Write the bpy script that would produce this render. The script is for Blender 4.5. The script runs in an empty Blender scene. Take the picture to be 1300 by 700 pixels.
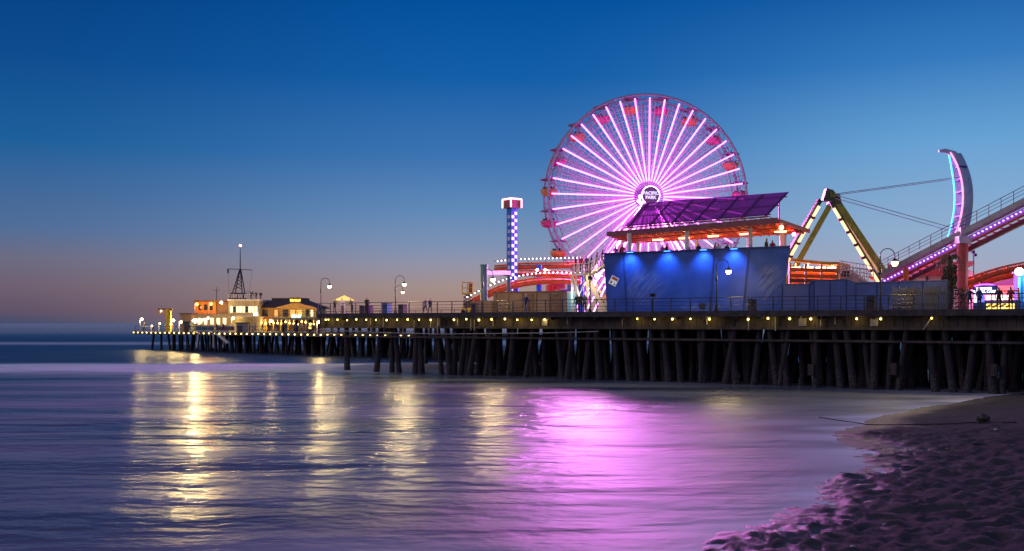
import bpy, bmesh, math, random
from mathutils import Vector, Matrix, noise
random.seed(7)
R = math.radians
scene = bpy.context.scene
col = scene.collection
F, H = 1264.0, 5.0            # focal length in photo pixels, eye height above the water

def P(px, py, Y):             # a point of the place measured off the photo at depth Y
    return Vector(((px-650.0)/F*Y, Y, H+(410.0-py)/F*Y))

# pier frame: s runs seaward along the south edge, t runs inland across the deck
O = Vector((21.3, 77.0, 0)); U = Vector((-.842, .539, 0)); V = Vector((.539, .842, 0))
DZ = 5.9
EZ = Vector((0, 0, 1))
def S(px, t=0.0):
    k = (px-650.0)/F
    return (k*(O.y+t*V.y)-O.x-t*V.x)/(U.x-k*U.y)
def Q(s, t, z): 
    p = O+U*s+V*t; return Vector((p.x, p.y, z))
def E(px, t, z): return Q(S(px, t), t, z)
PYAW = math.atan2(-U.y, -U.x)          # pier heading, pointing shoreward

# ---------------------------------------------------------------- materials
def mat(name, c, rough=.6, metal=0., var=.3, scale=2., bump=0., emit=None, es=0., spec=.5, stretch=None):
    m = bpy.data.materials.new(name); m.use_nodes = True
    nt = m.node_tree; b = nt.nodes['Principled BSDF']
    b.inputs['Roughness'].default_value = rough; b.inputs['Metallic'].default_value = metal
    b.inputs['Specular IOR Level'].default_value = spec
    tc = nt.nodes.new('ShaderNodeTexCoord'); mp = nt.nodes.new('ShaderNodeMapping')
    nt.links.new(tc.outputs['Object'], mp.inputs['Vector'])
    if stretch: mp.inputs['Scale'].default_value = stretch
    nz = nt.nodes.new('ShaderNodeTexNoise'); nz.inputs['Scale'].default_value = scale; nz.inputs['Detail'].default_value = 5
    nt.links.new(mp.outputs[0], nz.inputs['Vector'])
    rp = nt.nodes.new('ShaderNodeValToRGB')
    lo = [max(0, x*(1-var)) for x in c]; hi = [min(1, x*(1+var)) for x in c]
    rp.color_ramp.elements[0].position = .3; rp.color_ramp.elements[0].color = (*lo, 1)
    rp.color_ramp.elements[1].position = .7; rp.color_ramp.elements[1].color = (*hi, 1)
    nt.links.new(nz.outputs['Fac'], rp.inputs['Fac']); nt.links.new(rp.outputs['Color'], b.inputs['Base Color'])
    if bump:
        bp = nt.nodes.new('ShaderNodeBump'); bp.inputs['Strength'].default_value = bump; bp.inputs['Distance'].default_value = .05
        nt.links.new(nz.outputs['Fac'], bp.inputs['Height']); nt.links.new(bp.outputs[0], b.inputs['Normal'])
    if emit:
        b.inputs['Emission Color'].default_value = (*emit, 1); b.inputs['Emission Strength'].default_value = es
    return m
def glow(name, c, es, sample=True):
    m = bpy.data.materials.new(name); m.use_nodes = True
    b = m.node_tree.nodes['Principled BSDF']
    b.inputs['Base Color'].default_value = (min(1, c[0]), min(1, c[1]), min(1, c[2]), 1)
    b.inputs['Emission Color'].default_value = (*c, 1); b.inputs['Emission Strength'].default_value = es
    if not sample: m.cycles.emission_sampling = 'NONE'
    return m

M = dict(
 pile=mat('tarred_timber', (.024, .017, .019), .85, scale=1.5, var=.5, bump=.5, stretch=(3, 3, .4)),
 deck=mat('weathered_planks', (.16, .13, .10), .85, scale=2, var=.4, bump=.3),
 beam=mat('dark_beam', (.05, .04, .036), .85, scale=2, var=.5, bump=.4),
 fascia=mat('fascia_boards', (.06, .048, .034), .85, scale=1.2, var=.6, bump=.4, stretch=(1, 1, .3)),
 pipe=mat('pale_pipe', (.32, .29, .23), .6, var=.3),
 rail=mat('rail_steel', (.06, .06, .075), .45, .6, var=.3),
 black=mat('black_iron', (.03, .03, .035), .5, .4),
 blue=None, navy=mat('navy_panel', (.03, .06, .22), .55, var=.25, scale=1.2),
 bluefence=mat('blue_fence_paint', (.022, .06, .26), .5, var=.25, scale=.8),
 white=mat('white_paint', (.75, .74, .72), .5, var=.08),
 cream=mat('cream_paint', (.62, .56, .42), .6, var=.15),
 tan=mat('tan_panel', (.30, .20, .13), .7, var=.2, scale=.8),
 brown=mat('brown_paint', (.20, .11, .06), .7),
 amber=mat('amber_stucco', (.55, .24, .07), .7, var=.25), cream_far=mat('cream_stucco', (.50, .42, .26), .7, var=.2), rim=mat('rim_steel', (.46, .47, .54), .5, .2, var=.15), teal=mat('teal_paint', (.10, .28, .28), .5, var=.2),
 tealpanel=mat('aqua_panel', (.25, .60, .62), .5, var=.1),
 yellow=mat('yellow_paint', (.70, .45, .05), .5, var=.2),
 orange=mat('orange_paint', (.75, .16, .03), .5, var=.15),
 red=mat('red_paint', (.50, .07, .06), .5, var=.2),
 green=mat('lime_green_paint', (.20, .36, .02), .5, var=.25),
 darkgreen=mat('dark_green_paint', (.06, .12, .04), .5, var=.3),
 blupost=mat('bright_blue_paint', (.02, .16, .62), .45, var=.15),
 purple=mat('purple_paint', (.20, .05, .35), .5),
 steel=mat('pale_steel', (.66, .58, .62), .5, .2, var=.15),
 grey=mat('grey_girder', (.36, .35, .33), .6, var=.2),
 roof=mat('dark_shingle', (.10, .065, .05), .8, var=.4, scale=3),
 glassd=mat('dark_glass', (.03, .035, .05), .15, var=.2),
 pink=mat('pink_fabric', (.70, .22, .36), .7, var=.15, scale=.5),
 maroon=mat('maroon_fascia', (.22, .07, .08), .6, var=.2),
 bark=mat('bark', (.12, .09, .05), .9, bump=.6, scale=6),
 leaf=mat('leaf', (.06, .09, .03), .6, var=.6, scale=1.5),
 frond=mat('dry_frond', (.20, .15, .06), .7, var=.5, scale=3),
 bin=mat('bin_brown', (.05, .045, .042), .6),
 bluebin=mat('bin_blue', (.02, .14, .34), .5, var=.15),
 kelp=mat('kelp', (.05, .04, .02), .5, var=.6, scale=12, bump=.6),
 rope=mat('tarred_rope', (.03, .02, .02), .8),
 litter=mat('pale_litter', (.40, .38, .36), .6),
 skin=mat('skin', (.42, .26, .19), .6, var=.1), hair=mat('hair', (.03, .02, .015), .7),
 # things that give off light
 lamp=glow('lamp_globe', (1, .76, .36), 9), lampw=glow('lamp_white', (1, .80, .42), 9),
 under=glow('under_deck_bulb', (1, .74, .16), 7), fest=glow('festoon_bulb', (1, .72, .26), 4.5),
 far=glow('far_flood', (1, .86, .5), 16), sodium=glow('sodium_lamp', (1, .50, .10), 6),
 led=glow('pink_led', (1, .30, 1.0), 3.2), ledside=glow('pink_led_side', (1, .17, 1.15), 6.0), ledleg=glow('pink_led_leg', (1, .30, 1.0), 5.0),
 ledhub=glow('hub_flood', (1, .6, .95), 5),
 dots=glow('white_dot_led', (1, .82, 1), 6, False), pdots=glow('violet_dot_led', (.75, .40, 1), 3.5, False),
 violet=glow('violet_led', (.55, .12, 1), 2.2), wled=glow('warm_strip', (1, .60, .28), 2.0),
 cap=glow('pink_cap_led', (1, .36, .40), 5), tile=glow('tower_led', (.72, .60, 1), 1.6), 
 cyan=glow('cyan_led', (.05, .85, .75), 1.6), rose=glow('rose_led', (1, .35, .60), 1.3),
 strip=glow('canopy_strip_light', (1, .62, .26), 9), ruby=glow('pink_canopy_lamp', (1, .10, .55), 30),
 bluew=glow('blue_wall_washer', (.06, .25, 1), 5),
 signy=glow('yellow_sign', (1, .75, .10), 4), signc=glow('cyan_sign', (.25, .95, .85), 3.5), signw=glow('white_sign', (1, 1, 1), 2.6),
 window=glow('lit_window', (1, .80, .45), 1.6), warmwin=glow('amber_window', (1, .45, .12), .9),
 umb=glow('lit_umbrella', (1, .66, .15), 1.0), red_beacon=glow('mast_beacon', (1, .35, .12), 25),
 flood=glow('white_flood', (1, .90, .80), 14), tealglow=glow('teal_tube', (.1, .75, .85), 1.2),
 counter=glow('lit_counter', (1, .72, .18), 2.0), awnglow=glow('lit_awning', (1, .92, .72), 2.6), bluescreen=glow('blue_screen', (.15, .2, 1), 1.2),
 hublet=glow('hub_letters', (.75, .70, 1), 1.2), beacon=glow('orange_glow', (1, .5, .2), 8),
)

# ---------------------------------------------------------------- mesh builder
class MB:
    def __init__(s): s.v = []; s.f = []; s.m = []; s.k = 0; s.smooth = []
    def add(s, vs, fs, smooth=False):
        b = len(s.v); s.v += [Vector(v) for v in vs]
        for f in fs: s.f.append([b+i for i in f]); s.m.append(s.k); s.smooth.append(smooth)
    def box(s, c, size, yaw=0., M3=None):
        x, y, z = [d/2 for d in size]
        vs = [Vector((a, b, d)) for d in (-z, z) for b in (-y, y) for a in (-x, x)]
        rot = M3 if M3 is not None else Matrix.Rotation(yaw, 3, 'Z')
        c = Vector(c)
        s.add([c+rot@v for v in vs], [(0, 2, 3, 1), (4, 5, 7, 6), (0, 1, 5, 4), (2, 6, 7, 3), (0, 4, 6, 2), (1, 3, 7, 5)])
    def bar(s, a, b, w, h=None, up=Vector((0, 0, 1))):
        a, b = Vector(a), Vector(b); d = b-a; L = d.length
        if L < 1e-6: return
        d /= L; h = h or w
        x = d.cross(up)
        if x.length < 1e-3: x = d.cross(Vector((1, 0, 0)))
        x.normalize(); y = x.cross(d)
        s.box((a+b)/2, (w, L, h), M3=Matrix((x, d, y)).transposed())
    def tube(s, pts, r, n=8, cap=True, r2=None):
        pts = [Vector(p) for p in pts]; N = len(pts); rings = []
        prev = None
        for i, p in enumerate(pts):
            d = (pts[min(i+1, N-1)]-pts[max(i-1, 0)]).normalized()
            if prev is None:
                x = d.cross(Vector((0, 0, 1)))
                if x.length < 1e-3: x = d.cross(Vector((1, 0, 0)))
            else: x = prev-d*prev.dot(d)
            x.normalize(); prev = x; y = d.cross(x)
            rr = (r[i] if isinstance(r, (list, tuple)) else (r if r2 is None else r+(r2-r)*i/(N-1)))
            rings.append([p+x*rr*math.cos(a)+y*rr*math.sin(a) for a in [2*math.pi*k/n for k in range(n)]])
        vs = [v for g in rings for v in g]; fs = []
        for i in range(N-1):
            for k in range(n):
                fs.append((i*n+k, i*n+(k+1) % n, (i+1)*n+(k+1) % n, (i+1)*n+k))
        s.add(vs, fs, True)
        if cap:
            s.add(rings[0], [tuple(range(n))[::-1]]); s.add(rings[-1], [tuple(range(n))])
    def sphere(s, c, r, n=10, m=6, sc=(1, 1, 1)):
        c = Vector(c); vs = [c+Vector((0, 0, -r*sc[2]))]; fs = []
        for i in range(1, m):
            a = -math.pi/2+math.pi*i/m
            for k in range(n):
                b = 2*math.pi*k/n
                vs.append(c+Vector((r*sc[0]*math.cos(a)*math.cos(b), r*sc[1]*math.cos(a)*math.sin(b), r*sc[2]*math.sin(a))))
        vs.append(c+Vector((0, 0, r*sc[2]))); top = len(vs)-1
        for k in range(n):
            fs.append((0, 1+(k+1) % n, 1+k)); fs.append((top, 1+(m-2)*n+k, 1+(m-2)*n+(k+1) % n))
            for i in range(m-2):
                fs.append((1+i*n+k, 1+i*n+(k+1) % n, 1+(i+1)*n+(k+1) % n, 1+(i+1)*n+k))
        s.add(vs, fs, True)
    def lathe(s, c, prof, n=14, axis=None):
        c = Vector(c); vs = []; fs = []
        for r, z in prof:
            for k in range(n):
                a = 2*math.pi*k/n; vs.append(c+Vector((r*math.cos(a), r*math.sin(a), z)))
        for i in range(len(prof)-1):
            for k in range(n): fs.append((i*n+k, i*n+(k+1) % n, (i+1)*n+(k+1) % n, (i+1)*n+k))
        s.add(vs, fs, True)
        s.add(vs[:n], [tuple(range(n))[::-1]]); s.add(vs[-n:], [tuple(range(n))])
    def prism(s, poly, ext):            # polygon (3-D points) swept by ext
        poly = [Vector(p) for p in poly]; ext = Vector(ext); n = len(poly)
        vs = poly+[p+ext for p in poly]
        fs = [tuple(range(n))[::-1], tuple(range(n, 2*n))]+[(i, (i+1) % n, n+(i+1) % n, n+i) for i in range(n)]
        s.add(vs, fs)
    def build(s, name, mats, parent=None, loc=None, local=False):
        if not isinstance(mats, (list, tuple)): mats = [mats]
        o0 = Vector((0, 0, 0))
        if parent is not None and not local:
            q = parent
            while q is not None: o0 = o0+Vector(q.location); q = q.parent
        elif loc is not None and not local: o0 = Vector(loc)
        me = bpy.data.meshes.new(name)
        me.from_pydata([v-o0 for v in s.v], [], s.f)
        for p, k, sm in zip(me.polygons, s.m, s.smooth): p.material_index = k; p.use_smooth = sm
        for m in mats: me.materials.append(m)
        bm = bmesh.new(); bm.from_mesh(me); bmesh.ops.recalc_face_normals(bm, faces=bm.faces); bm.to_mesh(me); bm.free()
        o = bpy.data.objects.new(name, me); col.objects.link(o)
        if parent is not None: o.parent = parent
        elif loc is not None: o.location = loc
        return o
def tag(o, label, cat, group=None):
    o['label'] = label; o['category'] = cat
    if group: o['group'] = group
    return o
def thing(name, label, cat, loc, group=None, yaw=0.):
    o = bpy.data.objects.new(name, None); col.objects.link(o); o.location = loc; o.rotation_euler = (0, 0, yaw)
    o.empty_display_size = .3
    return tag(o, label, cat, group)
def struct(o): o['kind'] = 'structure'; return o
def one(name, mb, m, label, cat, loc, group=None):
    return tag(mb.build(name, m, loc=loc), label, cat, group)
def dup(root, loc, yaw=0., label=None, sc=1.):
    r = root.copy(); col.objects.link(r); r.location = loc; r.rotation_euler = (0, 0, yaw); r.scale = (sc, sc, sc)
    if label: r['label'] = label
    for ch in list(root.children):
        c = ch.copy(); col.objects.link(c); c.parent = r
        for g in list(ch.children):
            d = g.copy(); col.objects.link(d); d.parent = c
    return r
def plight(p, r, W, c, parent=None):       # point light by a lamp globe; also added alone before far buildings
    ld = bpy.data.lights.new('lamp_light', 'POINT'); ld.energy = W; ld.color = c; ld.shadow_soft_size = r
    lo = bpy.data.objects.new('lamp_light', ld); col.objects.link(lo); lo.location = p
    if parent: lo.parent = parent
    return lo
def nth(n):
    w = ['first','second','third','fourth','fifth','sixth','seventh','eighth','ninth','tenth','eleventh','twelfth','thirteenth','fourteenth','fifteenth','sixteenth','seventeenth','eighteenth','nineteenth']
    if n <= 19: return w[n-1]
    t = {2: 'twent', 3: 'thirt', 4: 'fort', 5: 'fift', 6: 'sixt'}[n//10]
    return t+'ieth' if n % 10 == 0 else t+'y-'+w[n % 10-1]
def text(name, body, size, m, parent, M4, depth=.02, align='CENTER'):
    cu = bpy.data.curves.new(name, 'FONT'); cu.body = body; cu.size = size; cu.align_x = align; cu.align_y = 'CENTER'
    cu.extrude = depth; cu.offset = size*.02; cu.space_line = .85
    t = bpy.data.objects.new(name+'_src', cu); col.objects.link(t)
    dg = bpy.context.evaluated_depsgraph_get()
    me = bpy.data.meshes.new_from_object(t.evaluated_get(dg)); bpy.data.objects.remove(t)
    me.materials.clear(); me.materials.append(m)
    o = bpy.data.objects.new(name, me); col.objects.link(o); o.parent = parent; o.matrix_local = M4
    return o
def facing(p, yaw, parent=None):        # upright text frame: x right, y up, normal to the viewer
    o0 = Vector(parent.location) if parent else Vector((0, 0, 0))
    return Matrix.Translation(Vector(p)-o0) @ Matrix.Rotation(yaw, 4, 'Z') @ Matrix.Rotation(R(90), 4, 'X')

# ---------------------------------------------------------------- people (one skinned body per pose)
def body_mesh(name, J, edges, rad, cuts):
    me = bpy.data.meshes.new(name); me.from_pydata(J, edges, [])
    o = bpy.data.objects.new(name, me); col.objects.link(o)
    o.modifiers.new('skin', 'SKIN'); o.modifiers.new('sub', 'SUBSURF').levels = 1
    for i, r in enumerate(rad):
        me.skin_vertices[0].data[i].radius = (r, r)
    me.skin_vertices[0].data[0].use_root = True
    dg = bpy.context.evaluated_depsgraph_get(); dg.update()
    m2 = bpy.data.meshes.new_from_object(o.evaluated_get(dg)); bpy.data.objects.remove(o)
    m2.name = name
    m2.materials.clear()
    for k in range(4): m2.materials.append(M['skin'])
    for p in m2.polygons:
        z = p.center.z; x = abs(p.center.x); p.use_smooth = True
        p.material_index = 0 if z < cuts[0] else (1 if z < cuts[1] else (3 if (z > cuts[2] or (z > cuts[3] and p.center.y > .02)) else 2))
        if z < .08: p.material_index = 3
        if cuts[0]*.75 < z < 1.05 and x > .27: p.material_index = 2
    return m2
def pose(kind):
    st = {'stand': 0, 'walk': .22, 'lean': 0}[kind]; ln = {'stand': 0, 'walk': .03, 'lean': .18}[kind]
    J = [(0, 0, .95), (0, -.01-ln*.3, 1.12), (0, -ln*.8, 1.36), (0, -ln, 1.48), (0, -ln-.02, 1.58), (0, -ln-.02, 1.72)]
    rad = [.135, .125, .14, .06, .085, .075]
    E_ = [(0, 1), (1, 2), (2, 3), (3, 4), (4, 5)]
    for sx in (-1, 1):
        b = len(J); f = st*sx
        J += [(.10*sx, 0, .86), (.105*sx, -f*.6-.01, .48), (.105*sx, -f+.03, .08), (.11*sx, -f-.13, .04)]
        rad += [.09, .062, .045, .04]; E_ += [(0, b), (b, b+1), (b+1, b+2), (b+2, b+3)]
        a = len(J); g = -f
        fw = .28 if kind == 'lean' else 0
        J += [(.19*sx, -ln*.8, 1.38), (.24*sx, -ln*.8+.02-g*.3-fw*.4, 1.12), (.235*sx, -ln*.8-.06-g*.8-fw, .90+fw*.6), (.23*sx, -ln*.8-.09-g*.9-fw*1.3, .82+fw*.7)]
        rad += [.06, .045, .035, .04]; E_ += [(2, a), (a, a+1), (a+1, a+2), (a+2, a+3)]
    return body_mesh('person_'+kind, J, E_, rad, (.90, 1.47, 1.68, 1.56))
POSES = {k: pose(k) for k in ('stand', 'walk', 'lean')}
CLOTH = {}
def cloth(n, c):
    if n not in CLOTH: CLOTH[n] = mat('cloth_'+n, c, .8, var=.15)
    return CLOTH[n]
def cl(n): 
    return cloth(n, {'dark': (.03, .03, .04), 'navy': (.03, .04, .10), 'grey': (.2, .2, .22), 'white': (.7, .68, .66), 'red': (.4, .05, .05), 'olive': (.10, .11, .05), 'pink': (.6, .25, .35), 'denim': (.07, .10, .2), 'tan': (.35, .26, .17)}[n])
def person(p, yaw, kind, top, legs, label, sc=1., group=None):
    o = bpy.data.objects.new('person', POSES[kind]); col.objects.link(o)
    o.location = p; o.rotation_euler = (0, 0, yaw); o.scale = (sc, sc, sc)
    for i, m in enumerate((cl(legs), cl(top), M['skin'], M['hair'])):
        o.material_slots[i].link = 'OBJECT'; o.material_slots[i].material = m
    return tag(o, label, 'person', group)

exec_sections = []
# ---------------------------------------------------------------- camera, sky
cam = bpy.data.cameras.new('camera'); co = bpy.data.objects.new('camera', cam); col.objects.link(co)
co.location = (0, 0, H); co.rotation_euler = (R(90), 0, 0)
cam.sensor_width = 36; cam.lens = 36*F/1300; cam.shift_y = 60/1300; cam.clip_end = 60000; cam.clip_start = .1
scene.camera = co
vs = scene.view_settings; vs.view_transform = 'Standard'; vs.look = 'None'; vs.exposure = 0; vs.gamma = 1; vs.use_curve_mapping = False
cy = scene.cycles
cy.max_bounces = 6; cy.diffuse_bounces = 2; cy.glossy_bounces = 3; cy.transmission_bounces = 3; cy.volume_bounces = 0; cy.transparent_max_bounces = 8
cy.use_denoising = True; cy.sample_clamp_indirect = 6; cy.caustics_reflective = False; cy.caustics_refractive = False

world = bpy.data.worlds.new('World'); scene.world = world; world.use_nodes = True
nt = world.node_tree; bg = nt.nodes['Background']; L = nt.links.new
def N(t, **k):
    n = nt.nodes.new(t)
    for a, b in k.items(): setattr(n, a, b)
    return n
def lin(r, g, b):
    return tuple(((c/255)/12.92 if c/255 <= .04045 else ((c/255+.055)/1.055)**2.4) for c in (r, g, b))
tcw = N('ShaderNodeTexCoord'); sep = N('ShaderNodeSeparateXYZ'); L(tcw.outputs['Generated'], sep.inputs[0])
def mth(op, a, b=None):
    n = N('ShaderNodeMath', operation=op)
    for i, v in enumerate((a, b)):
        if v is None: continue
        if isinstance(v, (int, float)): n.inputs[i].default_value = v
        else: L(v, n.inputs[i])
    return n.outputs[0]
def ramp(fac, stops):
    r = N('ShaderNodeValToRGB'); e = r.color_ramp.elements
    while len(e) < len(stops): e.new(.5)
    for el, (p, c) in zip(e, stops): el.position = p; el.color = (*c, 1)
    L(fac, r.inputs['Fac']); return r.outputs['Color']
z = sep.outputs['Z']
# elevation of photo row y: sin(atan((410-y)/F))
def el(y): return math.sin(math.atan((410-y)/F))
SKY_L = [(0, lin(66, 76, 108)), (el(396), lin(94, 82, 104)), (el(370), lin(108, 94, 112)), (el(335), lin(106, 106, 130)), (el(300), lin(78, 108, 152)), (el(200), lin(24, 94, 154)), (el(100), lin(8, 74, 142)), (el(0), lin(0, 62, 130)), (.6, lin(10, 60, 124)), (1, lin(92, 100, 142))]
SKY_M = [(0, lin(168, 128, 118)), (el(395), lin(166, 132, 122)), (el(365), lin(164, 144, 140)), (el(335), lin(146, 148, 170)), (el(310), lin(124, 146, 180)), (el(270), lin(98, 138, 184)), (el(200), lin(60, 116, 178)), (el(100), lin(16, 94, 168)), (el(0), lin(0, 80, 156)), (.6, lin(10, 66, 136)), (1, lin(92, 100, 142))]
SKY_R = [(0, lin(180, 160, 170)), (el(370), lin(172, 166, 184)), (el(300), lin(144, 174, 206)), (el(200), lin(104, 162, 212)), (el(100), lin(52, 122, 190)), (el(0), lin(14, 88, 164)), (.6, lin(14, 70, 140)), (1, lin(92, 100, 142))]
zc = mth('MAXIMUM', z, 0.0)
az = mth('ARCTAN2', sep.outputs['X'], sep.outputs['Y'])          # 0 along the view, positive to shoreward
def smooth(v, a, b):
    n = N('ShaderNodeMapRange'); n.interpolation_type = 'SMOOTHSTEP'
    n.inputs['From Min'].default_value = a; n.inputs['From Max'].default_value = b; L(v, n.inputs['Value']); return n.outputs[0]
def mixc(f, a, b):
    n = N('ShaderNodeMix', data_type='RGBA'); L(f, n.inputs[0]); L(a, n.inputs[6]); L(b, n.inputs[7]); return n.outputs[2]
c1 = mixc(smooth(az, -.50, -.02), ramp(zc, SKY_L), ramp(zc, SKY_M))
c1 = mixc(smooth(az, 0., .44), c1, ramp(zc, SKY_R))
# the night side of the sky behind the camera
back = ramp(zc, [(0, lin(150, 136, 164)), (.3, lin(98, 108, 164)), (1, lin(92, 100, 142))])
aabs = mth('ABSOLUTE', az)
c1 = mixc(smooth(aabs, .75, 2.2), c1, back)
# dusk Nishita sky (sun just under the horizon, seaward) adds a trace of real twilight
sky = N('ShaderNodeTexSky', sky_type='NISHITA'); sky.sun_disc = False
sky.sun_elevation = R(-4); sky.sun_rotation = R(-20); sky.altitude = 0
add = N('ShaderNodeMix', data_type='RGBA', blend_type='ADD'); add.inputs[0].default_value = .02
L(c1, add.inputs[6]); L(sky.outputs[0], add.inputs[7])
below = smooth(z, -.02, 0.0)
dark = N('ShaderNodeRGB'); dark.outputs[0].default_value = (*lin(20, 30, 55), 1)
L(mixc(below, dark.outputs[0], add.outputs[2]), bg.inputs['Color']); bg.inputs['Strength'].default_value = 1.0

# soft sun lamp added from the left to lift foam, walls and sand
sl = bpy.data.lights.new('afterglow', 'SUN'); sl.energy = .48; sl.angle = R(18); sl.color = (1, .80, .86)  # added fill sun lamp
so = bpy.data.objects.new('afterglow', sl); col.objects.link(so); so.rotation_euler = Vector((.90, .10, -.34)).to_track_quat('-Z', 'Y').to_euler(); so.location = (-60, -30, 60)  # added fill sun lamp

# ---------------------------------------------------------------- beach and sea
def interp(x, pts):
    if x <= pts[0][0]: (a, b), (c, d) = pts[0], pts[1]
    elif x >= pts[-1][0]: (a, b), (c, d) = pts[-2], pts[-1]
    else:
        for i in range(len(pts)-1):
            if pts[i][0] <= x <= pts[i+1][0]: (a, b), (c, d) = pts[i], pts[i+1]; break
    return b+(d-b)*(x-a)/(c-a)
SHORE = [(0, -4.5), (18, 2.6), (22, 4.3), (25, 6.6), (30, 9.6), (35, 12.6), (40, 13.6), (44, 14.2), (48.6, 16.6), (53, 19.8), (57.8, 23.6), (64, 29), (72.7, 38), (90, 56)]
def shore(y): return (interp(y-1, SHORE)+interp(y, SHORE)*2+interp(y+1, SHORE))/4
def sand_base(x, y):
    d = (x-shore(y))*.86
    zz = .058*d if d > 0 else .075*d
    if d > 22: zz = .058*22+(d-22)*.015
    return max(-2.6, min(zz, 2.4))+.05*noise.noise((x*.16, y*.2, 3.1))*min(1, max(0, 1.5-abs(d)*.05))+.03*noise.noise((x*.45, y*.3, 9.))+.022*noise.noise((x*1.3, y*1.0, 19.))
def sand_z(x, y, fine=True):
    zz = sand_base(x, y); d = (x-shore(y))*.86
    if fine and d > -1.6:
        w = min(1, max(0, (d-.8+1.5*max(0, min(1, (46-y)/7))+1.5*noise.noise((x*.33, y*.33, 7.)))/1.5))
        if y > 44: w *= max(.15, min(1, 1-(y-42)/9+max(0, d-7)/5))
        if w > 0:
            q_ = Vector((x+.25*noise.noise((x*1.7, y*1.7, 30.)), y+.25*noise.noise((x*1.7, y*1.7, 40.)), 0)); a = noise.noise(q_*2.3); b = abs(noise.noise(q_*1.9+Vector((4, 0, 5)))); c = noise.noise((x*4.2, y*4.2, 2.)); e = noise.noise((x*.55, y*.55, 12.))
            zz += w*(.13*a-.19*b+.055*c+.08*e+.05)
        else: zz += .004*noise.noise((x*2, y*.8, 1.))
    return zz
def axis_vals(lo, hi, step, ends):
    v = []; x = lo
    while x <= hi: v.append(x); x += step(x) if callable(step) else step
    return [e for e in ends if e < lo]+v+[e for e in ends if e > v[-1]]
ys = axis_vals(17.0, 74, lambda y: .10+max(0, y-24)*.0048, [-400, -60, 0, 10, 14, 16, 82, 95, 120, 180, 300, 700])
xs = axis_vals(1.5, 44, lambda x: .12+max(0, x-16)*.006, [-140, -60, -30, -12, -4, 0, 50, 60, 75, 95, 130, 200, 500])
vsd = [(x, y, sand_z(x, y, 1.2 <= x <= 45 and 16.5 <= y <= 76)) for y in ys for x in xs]
nx = len(xs)
fsd = [(j*nx+i, j*nx+i+1, (j+1)*nx+i+1, (j+1)*nx+i) for j in range(len(ys)-1) for i in range(nx-1)]
me = bpy.data.meshes.new('beach_sand'); me.from_pydata(vsd, [], fsd)
for p in me.polygons: p.use_smooth = True
sand = bpy.data.objects.new('beach_sand', me); col.objects.link(sand); struct(sand)

def nodes_of(m): m.use_nodes = True; return m.node_tree, m.node_tree.nodes['Principled BSDF']
sm = bpy.data.materials.new('wet_sand'); nt, b = nodes_of(sm); L = nt.links.new
geo = N('ShaderNodeNewGeometry'); sp = N('ShaderNodeSeparateXYZ'); L(geo.outputs['Position'], sp.inputs[0])
tcn = N('ShaderNodeTexCoord')
n1 = N('ShaderNodeTexNoise'); n1.inputs['Scale'].default_value = .8; n1.inputs['Detail'].default_value = 6; L(tcn.outputs['Object'], n1.inputs['Vector'])
n2 = N('ShaderNodeTexNoise'); n2.inputs['Scale'].default_value = 38; n2.inputs['Detail'].default_value = 3; L(tcn.outputs['Object'], n2.inputs['Vector'])
wetz = mth('ADD', sp.outputs['Z'], mth('MULTIPLY', mth('SUBTRACT', n1.outputs['Fac'], .5), .12))
wet = smooth(wetz, .17, .05)
dryc = ramp(n1.outputs['Fac'], [(.3, (.036, .030, .031)), (.7, (.075, .06, .058))])
wetc = ramp(n1.outputs['Fac'], [(.3, (.07, .055, .058)), (.7, (.12, .095, .095))])
L(mixc(wet, dryc, wetc), b.inputs['Base Color'])
rg = N('ShaderNodeMapRange'); rg.inputs['To Min'].default_value = .95; rg.inputs['To Max'].default_value = .48; L(wet, rg.inputs['Value']); L(rg.outputs[0], b.inputs['Roughness'])
b.inputs['Specular IOR Level'].default_value = .35
bp = N('ShaderNodeBump'); bp.inputs['Strength'].default_value = .7; bp.inputs['Distance'].default_value = .03; L(n2.outputs['Fac'], bp.inputs['Height']); L(bp.outputs[0], b.inputs['Normal'])
me.materials.append(sm)

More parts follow.
